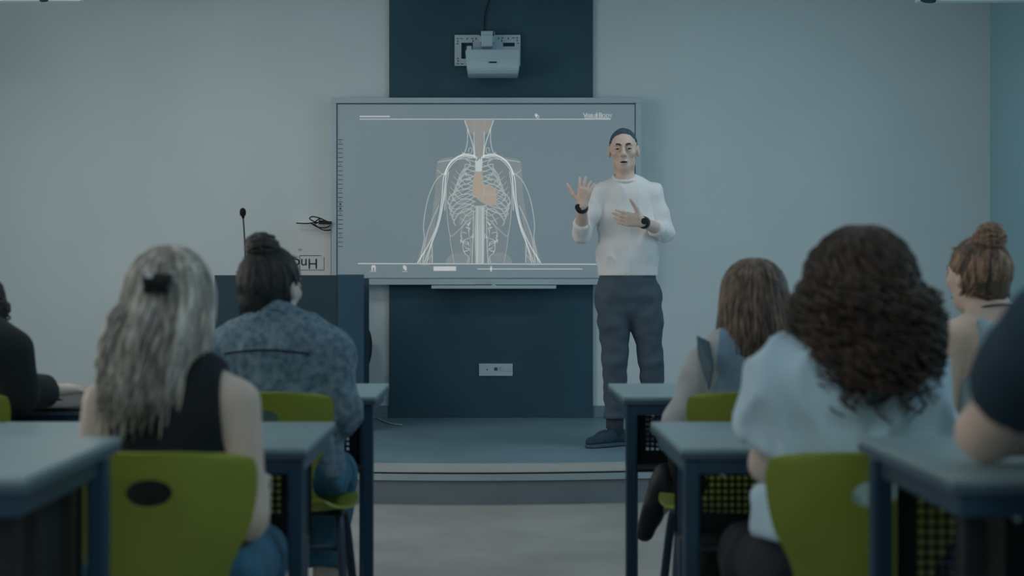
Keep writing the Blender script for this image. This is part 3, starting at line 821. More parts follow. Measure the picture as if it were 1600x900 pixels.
def hand(f, wrist, F, N, side, curl=(.5, .5, .5, .5), spread=.12, thumb=(.8, .55, .2), sc=1.0):
    """F finger direction, N palm normal; side=+1/-1 picks the thumb side along F x N"""
    W = np.array(wrist, float); F = np.array(F, float); F /= np.linalg.norm(F); N = np.array(N, float); N -= F * (N @ F); N /= np.linalg.norm(N)
    S = np.cross(F, N) * side
    offs = (.027, .009, -.009, -.026); ln = (.070, .078, .072, .056)
    kn = []
    for i in range(4):
        b = W + (F * (.088 - .006 * abs(i - 1)) + S * offs[i]) * sc; kn.append(b)
        f.cone(W + (F * .012 + S * offs[i] * .55) * sc, b, .0145 * sc, .0115 * sc, .012)
    for i in range(4):
        d = F + S * spread * (1.2 - .8 * i); d /= np.linalg.norm(d); p = kn[i]
        c = curl[i]; r = .0088
        for j, fr in enumerate((.46, .30, .24)):
            a = c * (.55, .8, .5)[j] * (1.0)
            ax = np.cross(d, N); ax /= np.linalg.norm(ax) + 1e-9
            d = d * math.cos(a) + N * math.sin(a) * 1.0; d /= np.linalg.norm(d)
            q = p + d * ln[i] * fr * sc
            f.cone(p, q, r * sc, (r - .0009) * sc, .004); p = q; r -= .0009
    t = thumb; b = W + (F * .028 + S * .022) * sc; d = S * t[0] + F * t[1] + N * t[2]; d = d / np.linalg.norm(d)
    m1 = b + d * .044 * sc; d2 = d * .85 + F * .35; d2 /= np.linalg.norm(d2); m2 = m1 + d2 * .034 * sc; m3 = m2 + d2 * .026 * sc
    f.cone(b, m1, .0145 * sc, .0112 * sc, .012); f.cone(m1, m2, .0108 * sc, .0098 * sc, .005); f.cone(m2, m3, .0098 * sc, .0078 * sc, .004)

# ---- hair built from locks
class Locks:
    def __init__(s): s.V = []; s.F = []; s.C = []
    def add(s, pts, r0, r1, tone, sides=5, flat=None):
        n = len(pts); rad = [r0 + (r1 - r0) * (i / (n - 1)) ** 1.5 for i in range(n)]
        if n > 3: rad[0] *= .5
        V, F = tube_geo(pts, rad, sides); b = len(s.V); s.V += V; s.F += [tuple(i + b for i in f) for f in F]; s.C += [tone] * len(V)
    def build(s, name, m, parent, label=None):
        o = mesh_obj(name, s.V, s.F, m, parent, smooth=True, label=label)
        at = o.data.color_attributes.new('tone', 'FLOAT_COLOR', 'POINT')
        at.data.foreach_set('color', np.array([(*c, 1) for c in s.C], np.float32).ravel())
        o['kind'] = 'stuff'
        return o
def hair_mat(name, c, c2, rough=.45, scale=14):
    return mat(name, c, rough, 0, scale, .25, 120, stretch=(6, 6, .6), col2=c2, attr='tone', spec=.35)
def mass_mat(name, c, c2, scale=10):
    return mat(name, c, .55, 0, scale, .4, 90, stretch=(6, 6, .5), col2=c2, spec=.3)

def bun_hair(root, C, R, cm, lm, bun, br, n=260, seed=1, tones=(.7, 1.25), low=-.07, s=1.0):
    """hair drawn up over the skull into a knot; bun is the knot centre relative to the head centre (head frame)"""
    rnd = random.Random(seed); C = np.array(C, float)
    f = Field(C - .26, C + .30, .006)
    f.ell(C + R @ (np.array((0, -.016, .032)) * s), np.array((.081, .098, .090)) * s, .01, R)
    f.ell(C + R @ (np.array((0, -.045, -.03)) * s), np.array((.066, .062, .07)) * s, .03, R)
    Ri = R.T
    def fn(X, Y, Zz):
        x, y, z = X - C[0], Y - C[1], Zz - C[2]
        yy = Ri[1][0] * x + Ri[1][1] * y + Ri[1][2] * z; zz = Ri[2][0] * x + Ri[2][1] * y + Ri[2][2] * z
        line = np.where(yy > 0, .0 + yy * 1.05, low * .3 + yy * (-low * -1 + .9) * .8)
        return np.maximum(line, low) - zz
    f.cutf(fn)
    B = C + R @ (np.array(bun) * s)
    f.ell(B, np.array(br) * .86, .012, R)
    P, Q = f.mesh(); np_mesh('hair', P, Q, cm, root, (.004, 40, (1, 1, .4)))
    L = Locks()
    for i in range(n):
        a = rnd.uniform(0, 2 * math.pi)
        # start on the hairline, end at the knot, over the skull
        front = math.cos(a)
        st = np.array((math.sin(a) * .079, front * .088 - .016, (.085 if front > .6 else .0 + .06 * max(0, front)) if front > 0 else low + .02 + rnd.uniform(-.015, .03))) 
        en = np.array(bun) + np.array((rnd.uniform(-.02, .02), rnd.uniform(-.02, .02), -.015))
        pts = []
        for k in range(9):
            t = k / 8; q = st * (1 - t) + en * t
            c = q - np.array((0, -.016, .02)); e = np.sqrt((c[0] / .083) ** 2 + (c[1] / .100) ** 2 + (c[2] / .094) ** 2)
            if e < 1.0 and t < .92: c = c / e * (1.0 + rnd.uniform(-.005, .02))
            pts.append(C + R @ ((c + np.array((0, -.016, .02))) * s))
        tn = rnd.uniform(*tones); L.add(pts, .0045, .004, (tn, tn * rnd.uniform(.94, 1.02), tn * rnd.uniform(.9, 1.0)))
    for i in range(70):   # knot: loops wound around its centre
        ax = np.array((rnd.gauss(0, .35), rnd.gauss(0, .35), 1)); ax /= np.linalg.norm(ax); u = np.cross(ax, (1, 0, .1)); u /= np.linalg.norm(u); v = np.cross(ax, u)
        a0 = rnd.uniform(0, 6.28); hgt = rnd.uniform(-.8, .9); rr = math.sqrt(max(.1, 1 - hgt * hgt))
        pts = [B + R @ (np.array(br) * ((u * math.cos(a0 + t * 3.2) + v * math.sin(a0 + t * 3.2)) * rr + ax * hgt) * (1.0 + .05 * math.sin(t * 5 + i))) for t in np.linspace(0, 1, 9)]
        tn = rnd.uniform(*tones); L.add(pts, .0055, .003, (tn, tn * .97, tn * .93))
    for i in range(0):   # loose flyaway strands
        a = rnd.uniform(-1, 1); st = C + R @ np.array((a * .05, rnd.uniform(-.05, .06), .112))
        L.add([st, st + np.array((rnd.uniform(-.03, .03), 0, rnd.uniform(.004, .02))), st + np.array((rnd.uniform(-.05, .05), 0, rnd.uniform(-.005, .02)))], .0012, .0006, (1, 1, 1), 4)
    L.build('hair_strands', lm, root)

def swept(root, name, hc, rad, lm, seed, rows, tones=(.5, 1.1), n=70, warm=0.0):
    """sections drawn back over the falling hair, hugging the head, to a point at the back"""
    L = Locks(); rnd = random.Random(seed); c0 = hc + np.array((0, -.014, .03)); r = np.array(rad) * 1.045
    for i in range(n):
        sx = -1 if i % 2 else 1; a = rnd.random(); z0, z1, ze = rows
        pts = []
        for t in np.linspace(0, 1, 12):
            az = math.radians(15 - 100 * t); z = (z0 + (z1 - z0) * a) * (1 - t) + ze * t + .010 * math.sin(t * 3.1) * (a - .5)
            s = math.sqrt(max(.05, 1 - (z / r[2]) ** 2)); pts.append(c0 + np.array((sx * r[0] * s * math.cos(az), r[1] * s * math.sin(az), z)))
        tn = rnd.uniform(*tones); wt = 1 - warm * rnd.random(); L.add(pts, .0045, .004, (tn, tn * wt, tn * wt * wt))
    L.build(name, lm, root)

def long_hair(root, C, R, rad, zend, cm, lm, n=420, seed=3, flare=lambda u, th: 1.0, yback=lambda u: 0.0, wave=.006, tones=(.7, 1.3), th0=-205, th1=25, curl=None, lock=.0065, xoff=lambda u: 0.0, tonef=None, warm=0.0, rag=.022):
    """hair falling from the crown; th=-90 is the back of the head"""
    rnd = random.Random(seed); C = np.array(C, float); rx, ry, rz = rad
    def path(th, extra, ze, m=16):
        out = []
        for k in range(m + 1):
            t = k / m
            if t < .34:
                ph = math.radians(8 + 84 * t / .34)
                p = np.array((rx * math.sin(ph) * math.cos(th), ry * math.sin(ph) * math.sin(th), rz * math.cos(ph))) * (1 + extra)
                p = R @ p + C + np.array((0, -.014, .03)); u = 0
            else:
                u = (t - .34) / .66
                e = np.array((rx * math.cos(th), ry * math.sin(th), 0)) * (1 + extra) * flare(u, th)
                p = R @ e + C + np.array((0, -.014, .03)); p[1] -= yback(u); p[0] += xoff(u)
                p[2] = (C[2] + .03) * (1 - u) + ze * u
            out.append(p)
        return out
    NT = 40; m = 16; V = []; F = []
    for i in range(NT + 1):
        th = math.radians(th0 + (th1 - th0) * i / NT)
        V += path(th, -.03, zend(th) + .03, m)
    for i in range(NT):
        for k in range(m): a = i * (m + 1) + k; F.append((a, a + 1, a + m + 2, a + m + 1))
    o = mesh_obj('hair', V, F, cm, root, smooth=True)
    md = o.modifiers.new('s', 'SOLIDIFY'); md.thickness = .02; md.offset = -1 ; apply_mods(o)
    L = Locks()
    for i in range(n):
        th = math.radians(rnd.uniform(th0, th1)); ze = zend(th) + rnd.gauss(0, rag)
        mm = 16 if curl is None else 40
        pts = path(th, rnd.uniform(-.02, .05), ze, mm)
        w0, w1, fq = rnd.uniform(0, 6), rnd.uniform(0, 6), rnd.uniform(4, 8)
        q = []
        for k, p in enumerate(pts):
            t = k / mm
            if curl is None:
                q.append(p + np.array((math.sin(w0 + t * fq) * wave * t, math.cos(w1 + t * fq) * wave * t, 0)))
            else:
                A = curl * min(1, t * 2.2); ph = w0 + t * 44 * (.8 + .4 * (i % 7) / 7)
                q.append(p + np.array((math.cos(ph) * A, math.sin(ph) * A, .4 * A * math.sin(ph * .5))))
        tn = rnd.uniform(*tones)
        if tonef: tn *= tonef(th)
        wt = 1 - warm * rnd.random(); L.add(q, lock * rnd.uniform(.7, 1.2), lock * .35, (tn, tn * wt * rnd.uniform(.97, 1.03), tn * wt * wt * rnd.uniform(.95, 1.06)), 5)
    L.build('hair_strands', lm, root)

M_SKIN = mat('skin', T(132, 116, 107), .5, .05, 14, .03, 200, spec=.35)
M_SKIN2 = mat('skin_pale', T(122, 114, 108), .5, .05, 14, .03, 200, spec=.35)
M_EYE = mat('eye_white', T(84, 82, 80), .25, .02, 5); M_IRIS = mat('eye_iris', (.03, .022, .018), .2)
M_BROW = mat('brow_hair', (.05, .045, .042), .8, .2, 80)
M_LIP = mat('lip', T(112, 78, 70), .5, .05, 20); M_MOUTH = mat('mouth_dark', (.02, .012, .012), .6)

def face_details(root, C, R, s=1.0, open_mouth=.004):
    C = np.array(C, float); q = Matrix([list(r) for r in R])
    def loc(c): return Vector(C + R @ (np.array(c) * s))
    for sx in (-1, 1):
        bm = bmesh.new(); bmesh.ops.create_uvsphere(bm, u_segments=14, v_segments=10, radius=.0105 * s, matrix=Matrix.Translation(loc((sx * .031, .0810, .002))))
        e = bm_obj('eye', bm, M_EYE, root, smooth=True)
        bm = bmesh.new(); bmesh.ops.create_uvsphere(bm, u_segments=12, v_segments=8, radius=.0054 * s, matrix=Matrix.Translation(loc((sx * .031, .0872, .003))))
        bm_obj('iris', bm, M_IRIS, e, smooth=True)
        pts = [loc((sx * x, y, z)) for x, y, z in ((.012, .094, .022), (.022, .096, .0285), (.034, .090, .030), (.047, .078, .022))]
        tube('eyebrow', pts, [.0038, .0052, .0048, .002], M_BROW, root, sides=8)
        pts = [loc((sx * x, y, z)) for x, y, z in ((.017, .0895, .006), (.025, .0945, .0115), (.034, .0945, .0115), (.045, .084, .004))]
        tube('eyelid', pts, [.003, .0046, .0046, .003], M_SKIN, root, sides=8)
        pts = [loc((sx * x, y, z)) for x, y, z in ((.018, .0885, .001), (.026, .0915, -.006), (.034, .0915, -.006), (.044, .083, .001))]
        tube('lower_eyelid', pts, [.002, .0036, .0036, .002], M_SKIN, root, sides=8)
    ms = [loc((x, y, z)) for x, y, z in ((-.020, .0915, -.068), (-.009, .0985, -.0655), (0, .0995, -.066), (.009, .0985, -.0655), (.020, .0915, -.068))]
    tube('mouth', ms, [.001, open_mouth, open_mouth * 1.15, open_mouth, .001], M_MOUTH, root, sides=8)

# ------------------------------------------------------------------ seated students (local: x right, y forwards, z up, origin on the floor under the pelvis)
def sole_dir(fd):
    d = np.array((-1.0, .2, 0)); d -= fd * (d @ fd); return d / np.linalg.norm(d)

def on_chair(f, off=.145, xo=0.0, m=.010):
    X = f.ax[0][:, None, None] - xo; Y = f.ax[1][None, :, None] + off; Zz = f.ax[2][None, None, :]
    u = np.clip(np.abs(X) / .165, 0, 1.1); hw = np.interp(f.ax[2], [.52, .60, .66, .74], [.118, .130, .158, .175])[None, None, :]
    yb = Y - .047 * np.clip(np.abs(X) / hw, 0, 1.0) ** 2 - .009
    back = np.interp(yb, [-.056, -.050, -.038, -.018, 0, .022, .050, .075], [.80, .785, .74, .66, .585, .52, .49, .468])
    seat = np.interp(Y, [.075, .16, .35, .385, .40, .41], [.468, .454, .460, .452, .44, -1.0]) + .014 * u * u
    zs = np.where(yb < -.056, np.where(Zz < .80, 2.0, -1.0), np.maximum(np.where(yb < .075, back, -1.0), seat)) + m
    inside = (np.abs(X) < .245)
    d = np.where(inside, zs - Zz, -1.0)
    f.F = np.maximum(f.F, np.clip(d, -1, .03).astype(np.float32))

def seated(label, X, D, top, sz, sw, armL, armR, look, yaw=0, pitch=0, hx=0, hy=.05, lean=.06, vox=.009, legs=None, skin=M_SKIN2, headscale=1.0, rz=0, hands=True, bodyw=1.0, off=.145, xo=0.0):
    """arms: (elbow, wrist, finger dir, palm normal, curl); look: dict of clothes"""
    root = empty('person', (X, D, 0), label, 'person', None, rz)
    Ly = lambda p: (p[0], p[1] + lean * max(0, p[2] - .55), p[2])
    hc = np.array((hx, hy + lean * (top - .55), top - .115 * headscale)); R = rotm(yaw, pitch)
    legs = legs or [((-.10, .42, .50), (-.10, .44, .09), (0, 1, 0)), ((.10, .42, .50), (.10, .44, .09), (0, 1, 0))]
    sh = [Ly((-sw, .005, sz - .045)), Ly((sw, .005, sz - .045))]
    def trunk(f, g, k=.035):
        b = bodyw
        f.cone((0, .0, .545), (0, .0, .60), .165 * b + g, .158 * b + g, k, (1, .72, 1))
        f.cone((0, .0, .60), Ly((0, .0, .73)), .152 * b + g, .128 * b + g, k, (1, .74, 1))
        f.cone(Ly((0, .0, .73)), Ly((0, .01, sz - .10)), .128 * b + g, .150 * b + g, k, (1, .70, 1))
        f.cone(Ly((-sw + .035, .0, sz - .045)), Ly((sw - .035, .0, sz - .045)), .056 + g, .056 + g, k, (1, .95, 1))
        for sx in (-1, 1): f.cone(Ly((sx * sw * .62, .0, sz - .015)), Ly((hx * .5, .012, sz + .045)), .042 + g, .040 + g, k)
    lo = (-.55, -.35, -.02); hi = (.55, .85, top + .06)
    body = Field(lo, hi, vox)
    trunk(body, -.008)
    nb = np.array(Ly((hx * .3, .012, sz + .0))); body.cone(nb, hc + R @ np.array((0, -.025, -.06)), .052, .050, .02)
    head(body, hc, R, headscale)
    for (el, wr, fd, pn, cu), s_, sx in ((armL, sh[0], -1), (armR, sh[1], 1)):
        body.chain([s_, el, wr], [.046, .038, .026], .02)
        body.cone(np.array(el) * .75 + np.array(wr) * .25, np.array(el) * .4 + np.array(wr) * .6, .037, .032, .02)
        if hands: hand(body, wr, fd, pn, sx, cu)
    for (kn, an, fd), sx in zip(legs, (-1, 1)):
        body.chain([(sx * .09, .02, .54), kn], [.082, .060], .03); body.chain([kn, an], [.054, .036], .02)
        fd = np.array(fd, float); fd /= np.linalg.norm(fd); dn = np.array((0, 0, -1.0)) if fd[2] > -.5 else sole_dir(fd); body.cone(an, np.array(an) + fd * .12 + dn * .045, .034, .022, .02)
    on_chair(body, off, xo, .040)
    P, Q = body.mesh(); np_mesh('body', P, Q, skin, root)
    # upper garment
    t = look['top']; f = Field(lo, hi, vox); g = t.get('grow', .010)
    trunk(f, g)
    f.cut((0, 0, t.get('hem', .58)), (0, 0, -1))
    for (el, wr, *_), s_ in ((armL, sh[0]), (armR, sh[1])):
        el = np.array(el); wr = np.array(wr); s0 = np.array(s_)
        sl = t.get('sleeve', 0)      # 0 none, .5 short, 1 elbow, 2 wrist
        if sl == 0: continue
        if sl <= 1:
            e = s0 + (el - s0) * sl; f.chain([s0, e + (el - s0) * .1], [.058 + g * .5, .052 + g], .03); f.cut(e, el - s0, .12)
        else:
            f.chain([s0, el, el + (wr - el) * (sl - 1)], [.053 + g * .5, .046 + g * .6, .036 + g * .5], .025)
            e = el + (wr - el) * (sl - 1); f.cut(e, wr - el, .07)
    if t.get('sleeve', 0) == 0:
        for sx, s_ in ((-1, sh[0]), (1, sh[1])):
            f.ell((s_[0] + sx * t.get('armhole', .02), s_[1], s_[2] + .0), (.05, .12, .12), .015, None, True)
    nd = t.get('neck', (.075, .08, .05))
    f.ell(Ly((hx * .3, .02, sz + .055)), nd, .01, None, True)
    on_chair(f, off, xo, .028)
    P, Q = f.mesh(); np_mesh(t['name'], P, Q, t['mat'], root, t.get('wr', (.008, 14)), t.get('label'))
    # trousers
    p_ = look['pants']; f = Field((-.45, -.35, -.02), (.45, .85, .72), vox); g = .012
    f.cone((0, .0, .545), (0, .0, .60), .168 * bodyw + g, .155 * bodyw + g, .03, (1, .72, 1)); f.cut((0, 0, .63), (0, 0, 1))
    for (kn, an, fd), sx in zip(legs, (-1, 1)):
        kn = np.array(kn); an = np.array(an); wd = p_.get('wide', 0)
        f.chain([(sx * .09, .02, .54), kn], [.086 + g, .062 + g], .03); e = kn + (an - kn) * p_.get('len', .88)
        f.chain([kn, e + (an - kn) * .05], [.060 + g, .048 + g + wd], .02); f.cut(e, an - kn, .12)
    on_chair(f, off, xo, .026)
    P, Q = f.mesh(); np_mesh('trousers', P, Q, p_['mat'], root, (.006, 16))
    # shoes
    for (kn, an, fd), sx in zip(legs, (-1, 1)):
        an = np.array(an, float); fd = np.array(fd, float); fd /= np.linalg.norm(fd)
        f = Field(an - .26, an + .26, .007)
        dn = np.array((0, 0, -1.0)) if fd[2] > -.5 else sole_dir(fd)
        f.cone(an + dn * .035 - fd * .03, an + dn * .05 + fd * .10, .042, .036, .02); f.cone(an + dn * .05 + fd * .08, an + dn * .055 + fd * .16, .036, .030, .02)
        f.cone(an - dn * .03, an + dn * .03, .045, .044, .02)
        f.cut(an + dn * .082, dn, .3)
        P, Q = f.mesh(); np_mesh('shoe', P, Q, look['shoe'], root)
    return root, hc, R, Ly

M_BLACKTEE = mat('black_cotton', T(16, 22, 28, 2.2), .85, .15, 10, .1, 200)
M_JEANS = mat('blue_denim', T(30, 62, 80), .8, .2, 18, .2, 300)
M_DENIM = mat('grey_denim', T(68, 84, 94), .85, 0, 48, .2, 240, col2=T(40, 56, 68), ramp=(.30, .62))
M_DARKPANT = mat('dark_trousers', T(20, 26, 32, 2.4), .85, .12, 12, .1, 200)
M_BLACKPANT = mat('black_trousers', T(14, 17, 18, 2.0), .85, .12, 12, .1, 200)
M_WHITETEE = mat('white_cotton', T(112, 130, 144), .85, .05, 8, .15, 120)
M_BEIGE = mat('beige_knit', T(104, 108, 110), .9, .08, 20, .2, 220)
M_VEST = mat('blue_grey_vest', T(66, 84, 98), .85, .14, 12, .15, 200)
M_NAVYTEE = mat('navy_cotton', T(18, 36, 48, 2.6), .85, .1, 8, .1, 200)
M_JACKET = mat('dark_jacket', T(20, 26, 28, 2.4), .8, .15, 9, .15, 160)
M_TANK = mat('grey_blue_tank', T(92, 108, 116), .85, .08, 10, .1, 200)
M_SHOEW = mat('pale_shoe', T(120, 134, 142), .6, .06, 14); M_SHOEB = mat('dark_shoe', T(18, 24, 28, 2.4), .5, .15, 14)

# ---- blonde woman in a sleeveless black top
DN = (0, .3, -1)
top_blonde = dict(name='sleeveless_top', mat=M_BLACKTEE, sleeve=0, armhole=.022, neck=(.07, .08, .045), hem=.57, wr=(.006, 14))
pr, hc, R, Ly = seated('blonde woman in a sleeveless black top seen from behind', -.600, 2.635, 1.150, .912, .122,
    ((-.150, .01, .66), (-.12, .20, .68), (.3, 1, 0), DN, (.5, .6, .6, .7)), ((.147, -.01, .655), (.135, .155, .70), (-.2, 1, -.1), DN, (.5, .6, .6, .7)),
    dict(top=top_blonde, pants=dict(mat=M_JEANS), shoe=M_SHOEW), bodyw=.88, xo=.005, hx=-.014, hy=.04, lean=.06, legs=[((-.10, .42, .50), (-.10, .44, .09), (0, 1, 0)), ((.085, .42, .50), (.085, .44, .09), (0, 1, 0))])
BL, BL2 = T(118, 122, 122), T(70, 72, 72)
cm = mass_mat('blonde_hair_mass', T(66, 70, 72), T(44, 47, 48)); lm = hair_mat('blonde_hair', BL, T(78, 80, 79))
long_hair(pr, hc, R, (.080, .102, .096), lambda th: .872 + .045 * math.cos(th) ** 2, cm, lm, 1100, 3, lock=.0042, rag=.03,
    flare=lambda u, th: 1.0 + .10 * math.sin(u * 3.0) - .02 * u, yback=lambda u: .055 * u, wave=.008, tones=(.55, 1.55), xoff=lambda u: -.030 * u, warm=.16, tonef=lambda th: .75 + .35 * abs(math.cos(th)) + .25 * math.sin(th * 6))
swept(pr, 'tied_back_strands', hc, (.080, .102, .096), lm, 5, (.005, .075, .040), (.6, 1.1), 90, .15)
c = hc + np.array((.004, -.128, .066)); bm = bmesh.new(); box_into(bm, c - np.array((.028, .008, .011)), c + np.array((.028, .010, .011)), .006)
for i in range(-2, 3): box_into(bm, c + np.array((i * .010 - .002, -.012, -.026)), c + np.array((i * .010 + .002, .008, -.006)), .001)
bm_obj('hair_clip', bm, M_BLACK, pr)
c2_ = c + np.array((-.012, -.012, .006)); box('clip_jewel', c2_ - np.array((.008, .003, .005)), c2_ + np.array((.008, .003, .005)), mat('clip_silver', (.7, .75, .78), .2, metal=.8), bpy.data.objects['hair_clip'], bev=.002)
face_details(pr, hc, R)

# ---- woman with top knot and denim shirt
top_den = dict(name='denim_shirt', mat=M_DENIM, sleeve=1.93, grow=.016, neck=(.062, .07, .035), hem=.55, wr=(.012, 11, (1, 1, 1), .5, .7))
pr, hc, R, Ly = seated('dark haired woman with a top bun in a grey denim shirt', -.592, 3.935, 1.192, .940, .148,
    ((-.205, .02, .72), (-.10, .15, .665), (.4, .9, -.25), DN, (.5, .6, .6, .7)), ((.168, .005, .725), (.125, .15, .665), (-.4, .9, -.25), DN, (.6, .7, .7, .8)),
    dict(top=top_den, pants=dict(mat=M_JEANS, len=.66), shoe=M_SHOEW), yaw=-.38, hx=-.030, hy=.05, lean=.05, bodyw=1.02, vox=.0085, xo=-.013,
    legs=[((-.11, .42, .50), (-.10, .36, .09), (0, 1, 0)), ((.11, .40, .50), (.095, .27, .09), (0, 1, 0))])
cm = mass_mat('black_hair_mass', T(30, 34, 36, 2.2), T(18, 22, 24, 2.0)); lm = hair_mat('black_hair', T(46, 48, 50, 2.4), T(22, 26, 28, 2.2))
bun_hair(pr, hc, R, cm, lm, (-.005, -.045, .118), (.046, .044, .036), seed=11, low=-.085)
face_details(pr, hc, R)
yz = []       # yoke and collar seams of the shirt, collar
shirt = [c_ for c_ in pr.children if c_.name.startswith('denim_shirt')][0]
SV = np.empty(len(shirt.data.vertices) * 3, np.float32); shirt.data.vertices.foreach_get('co', SV); SV = SV.reshape(-1, 3)
for t in np.linspace(-1, 1, 21):
    x, z = -.020 + t * .118, .908 - .012 * t * t
    nr = SV[(np.abs(SV[:, 0] - x) < .014) & (np.abs(SV[:, 2] - z) < .014)]
    yz.append(np.array((x, nr[:, 1].min() + .001, z)))
tube('yoke_seam', yz, .0025, M_DARKPANT, pr, sides=6)
cl = [Ly((math.cos(t) * .074 - .008, math.sin(t) * .066 + .01, sz_)) for t, sz_ in ((a, .962 + .018 * math.sin(a * 1)) for a in np.linspace(math.radians(150), math.radians(390), 22))]
V = []; F = []
for p_ in cl: V += [p_, (p_[0] * .93 - .0006, p_[1] * .95, p_[2] + .024)]
for i in range(len(cl) - 1): F.append((2 * i, 2 * i + 2, 2 * i + 3, 2 * i + 1))
o = mesh_obj('shirt_collar', V, F, M_DENIM, pr, smooth=True); md = o.modifiers.new('s', 'SOLIDIFY'); md.thickness = .006; apply_mods(o)
V, F = [], []
for sx, el, wr in ((-1, (-.205, .02, .72), (-.10, .15, .665)), (1, (.168, .005, .725), (.125, .15, .665))):
    e = Vector(el); w_ = Vector(wr); tube('shirt_cuff', [e.lerp(w_, .78), e.lerp(w_, .80), e.lerp(w_, .95), e.lerp(w_, .96)], [.034, .040, .038, .030], M_DENIM, pr, sides=14)

# ---- woman with long straight brown hair
top_bei = dict(name='knit_sweater', mat=M_BEIGE, sleeve=1.9, grow=.012, neck=(.06, .07, .04), hem=.57, wr=(.008, 13))
pr, hc, R, Ly = seated('woman with long straight brown hair wearing a blue-grey vest over beige sleeves', .735, 3.935, 1.150, .905, .128,
    ((-.190, .01, .70), (-.10, .14, .668), (.4, .9, -.2), DN, (.5, .6, .6, .7)), ((.185, .01, .70), (.10, .14, .668), (-.4, .9, -.2), DN, (.5, .6, .6, .7)),
    dict(top=top_bei, pants=dict(mat=M_BLACKPANT, wide=.035, len=.80), shoe=M_SHOEB), hx=.018, hy=.05, lean=.06, xo=-.020,
    legs=[((-.04, .42, .50), (-.02, .36, .09), (0, 1, 0)), ((.02, .43, .585), (-.15, .52, .44), (-.25, .0, -.95))])
f = Field((-.5, -.3, .5), (.5, .5, 1.1), .009)
f.cone((0, .0, .56), (0, .0, .60), .172, .166, .03, (1, .78, 1)); f.cone((0, .0, .60), Ly((0, .0, .73)), .162, .142, .03, (1, .78, 1)); f.cone(Ly((0, .0, .73)), Ly((0, .01, .825)), .142, .160, .03, (1, .74, 1))
f.cone(Ly((-.075, .0, .872)), Ly((.075, .0, .872)), .062, .062, .03); f.cut((0, 0, .56), (0, 0, -1)); f.ell(Ly((0, .03, .985)), (.075, .09, .06), .01, None, True)
on_chair(f, .145, -.020, .024)
P, Q = f.mesh(); np_mesh('vest', P, Q, M_VEST, pr, (.007, 13))
for sx in (-1, 1):      # dark stiff shoulder flaps of the vest
    V = [Ly((sx * x, y, z)) for x, y, z in ((.128, -.055, .930), (.160, -.048, .945), (.160, -.062, .895), (.150, -.088, .845), (.138, -.108, .80), (.128, -.112, .86))]
    o = mesh_obj('shoulder_flap', V, [(0, 1, 2, 3, 4, 5)], M_NAVY, pr); md = o.modifiers.new('s', 'SOLIDIFY'); md.thickness = .008; apply_mods(o)
cm = mass_mat('brown_hair_mass', T(62, 56, 50, 2.6), T(36, 34, 32, 2.4)); lm = hair_mat('brown_hair', T(84, 74, 66, 2.8), T(44, 40, 38, 2.6))
long_hair(pr, hc, R, (.088, .104, .092), lambda th: .862 + .03 * math.cos(th) ** 2 + .012 * math.cos(th), cm, lm, 900, 8, lock=.0045,
    flare=lambda u, th: 1.0 + .30 * u - .10 * u * u, yback=lambda u: .045 * u, wave=.005, warm=.12, tones=(.55, 1.3), tonef=lambda th: 1.15 if math.cos(th) < -.5 else 1.0)
swept(pr, 'tied_back_strands', hc, (.088, .104, .092), lm, 15, (.0, .075, .012), (.45, .9), 110, .1)
face_details(pr, hc, R)

# ---- curly haired woman in white
top_wh = dict(name='tee_shirt', mat=M_WHITETEE, sleeve=.62, grow=.026, neck=(.085, .09, .05), hem=.625, wr=(.018, 10, (1.6, 1, .8), .60, .8))
pr, hc, R, Ly = seated('woman with a big mass of dark curly hair in a white tee', .676, 2.640, 1.172, .940, .116,
    ((-.134, .08, .745), (-.08, .27, .812), (.3, 1, .05), DN, (.2, .3, .3, .3)), ((.150, .08, .745), (.08, .27, .812), (-.3, 1, .05), DN, (.2, .3, .3, .3)),
    dict(top=top_wh, pants=dict(mat=M_DARKPANT), shoe=M_SHOEB), hx=.034, hy=.05, lean=.05, bodyw=.99, off=.150)
cm = mass_mat('curly_hair_mass', T(26, 25, 25, 2.0), T(14, 15, 16, 1.8), 16); lm = hair_mat('curly_hair', T(58, 50, 46, 2.4), T(26, 25, 25, 2.0))
f = Field(hc - .34, hc + .28, .009); f.ell(hc + np.array((0, -.025, .035)), (.098, .108, .106), .02); f.ell(hc + np.array((0, -.050, -.06)), (.112, .095, .12), .05); f.ell(hc + np.array((0, -.085, -.15)), (.100, .06, .07), .05)
f.ell(hc + np.array((0, .12, -.02)), (.075, .09, .10), .02, None, True)
P, Q = f.mesh(); np_mesh('hair', P, Q, cm, pr, (.016, 26))
ho = pr
long_hair(pr, hc + np.array((0, -.015, .01)), R, (.096, .110, .102), lambda th: .905 + .05 * math.cos(th) ** 2, cm, lm, 420, 21,
    flare=lambda u, th: 1.0 + .36 * math.sin(u * 2.6), yback=lambda u: .05 * u, wave=.01, tones=(.35, 1.35), curl=.014, lock=.0042, warm=.2, rag=.032)
face_details(pr, hc, R)

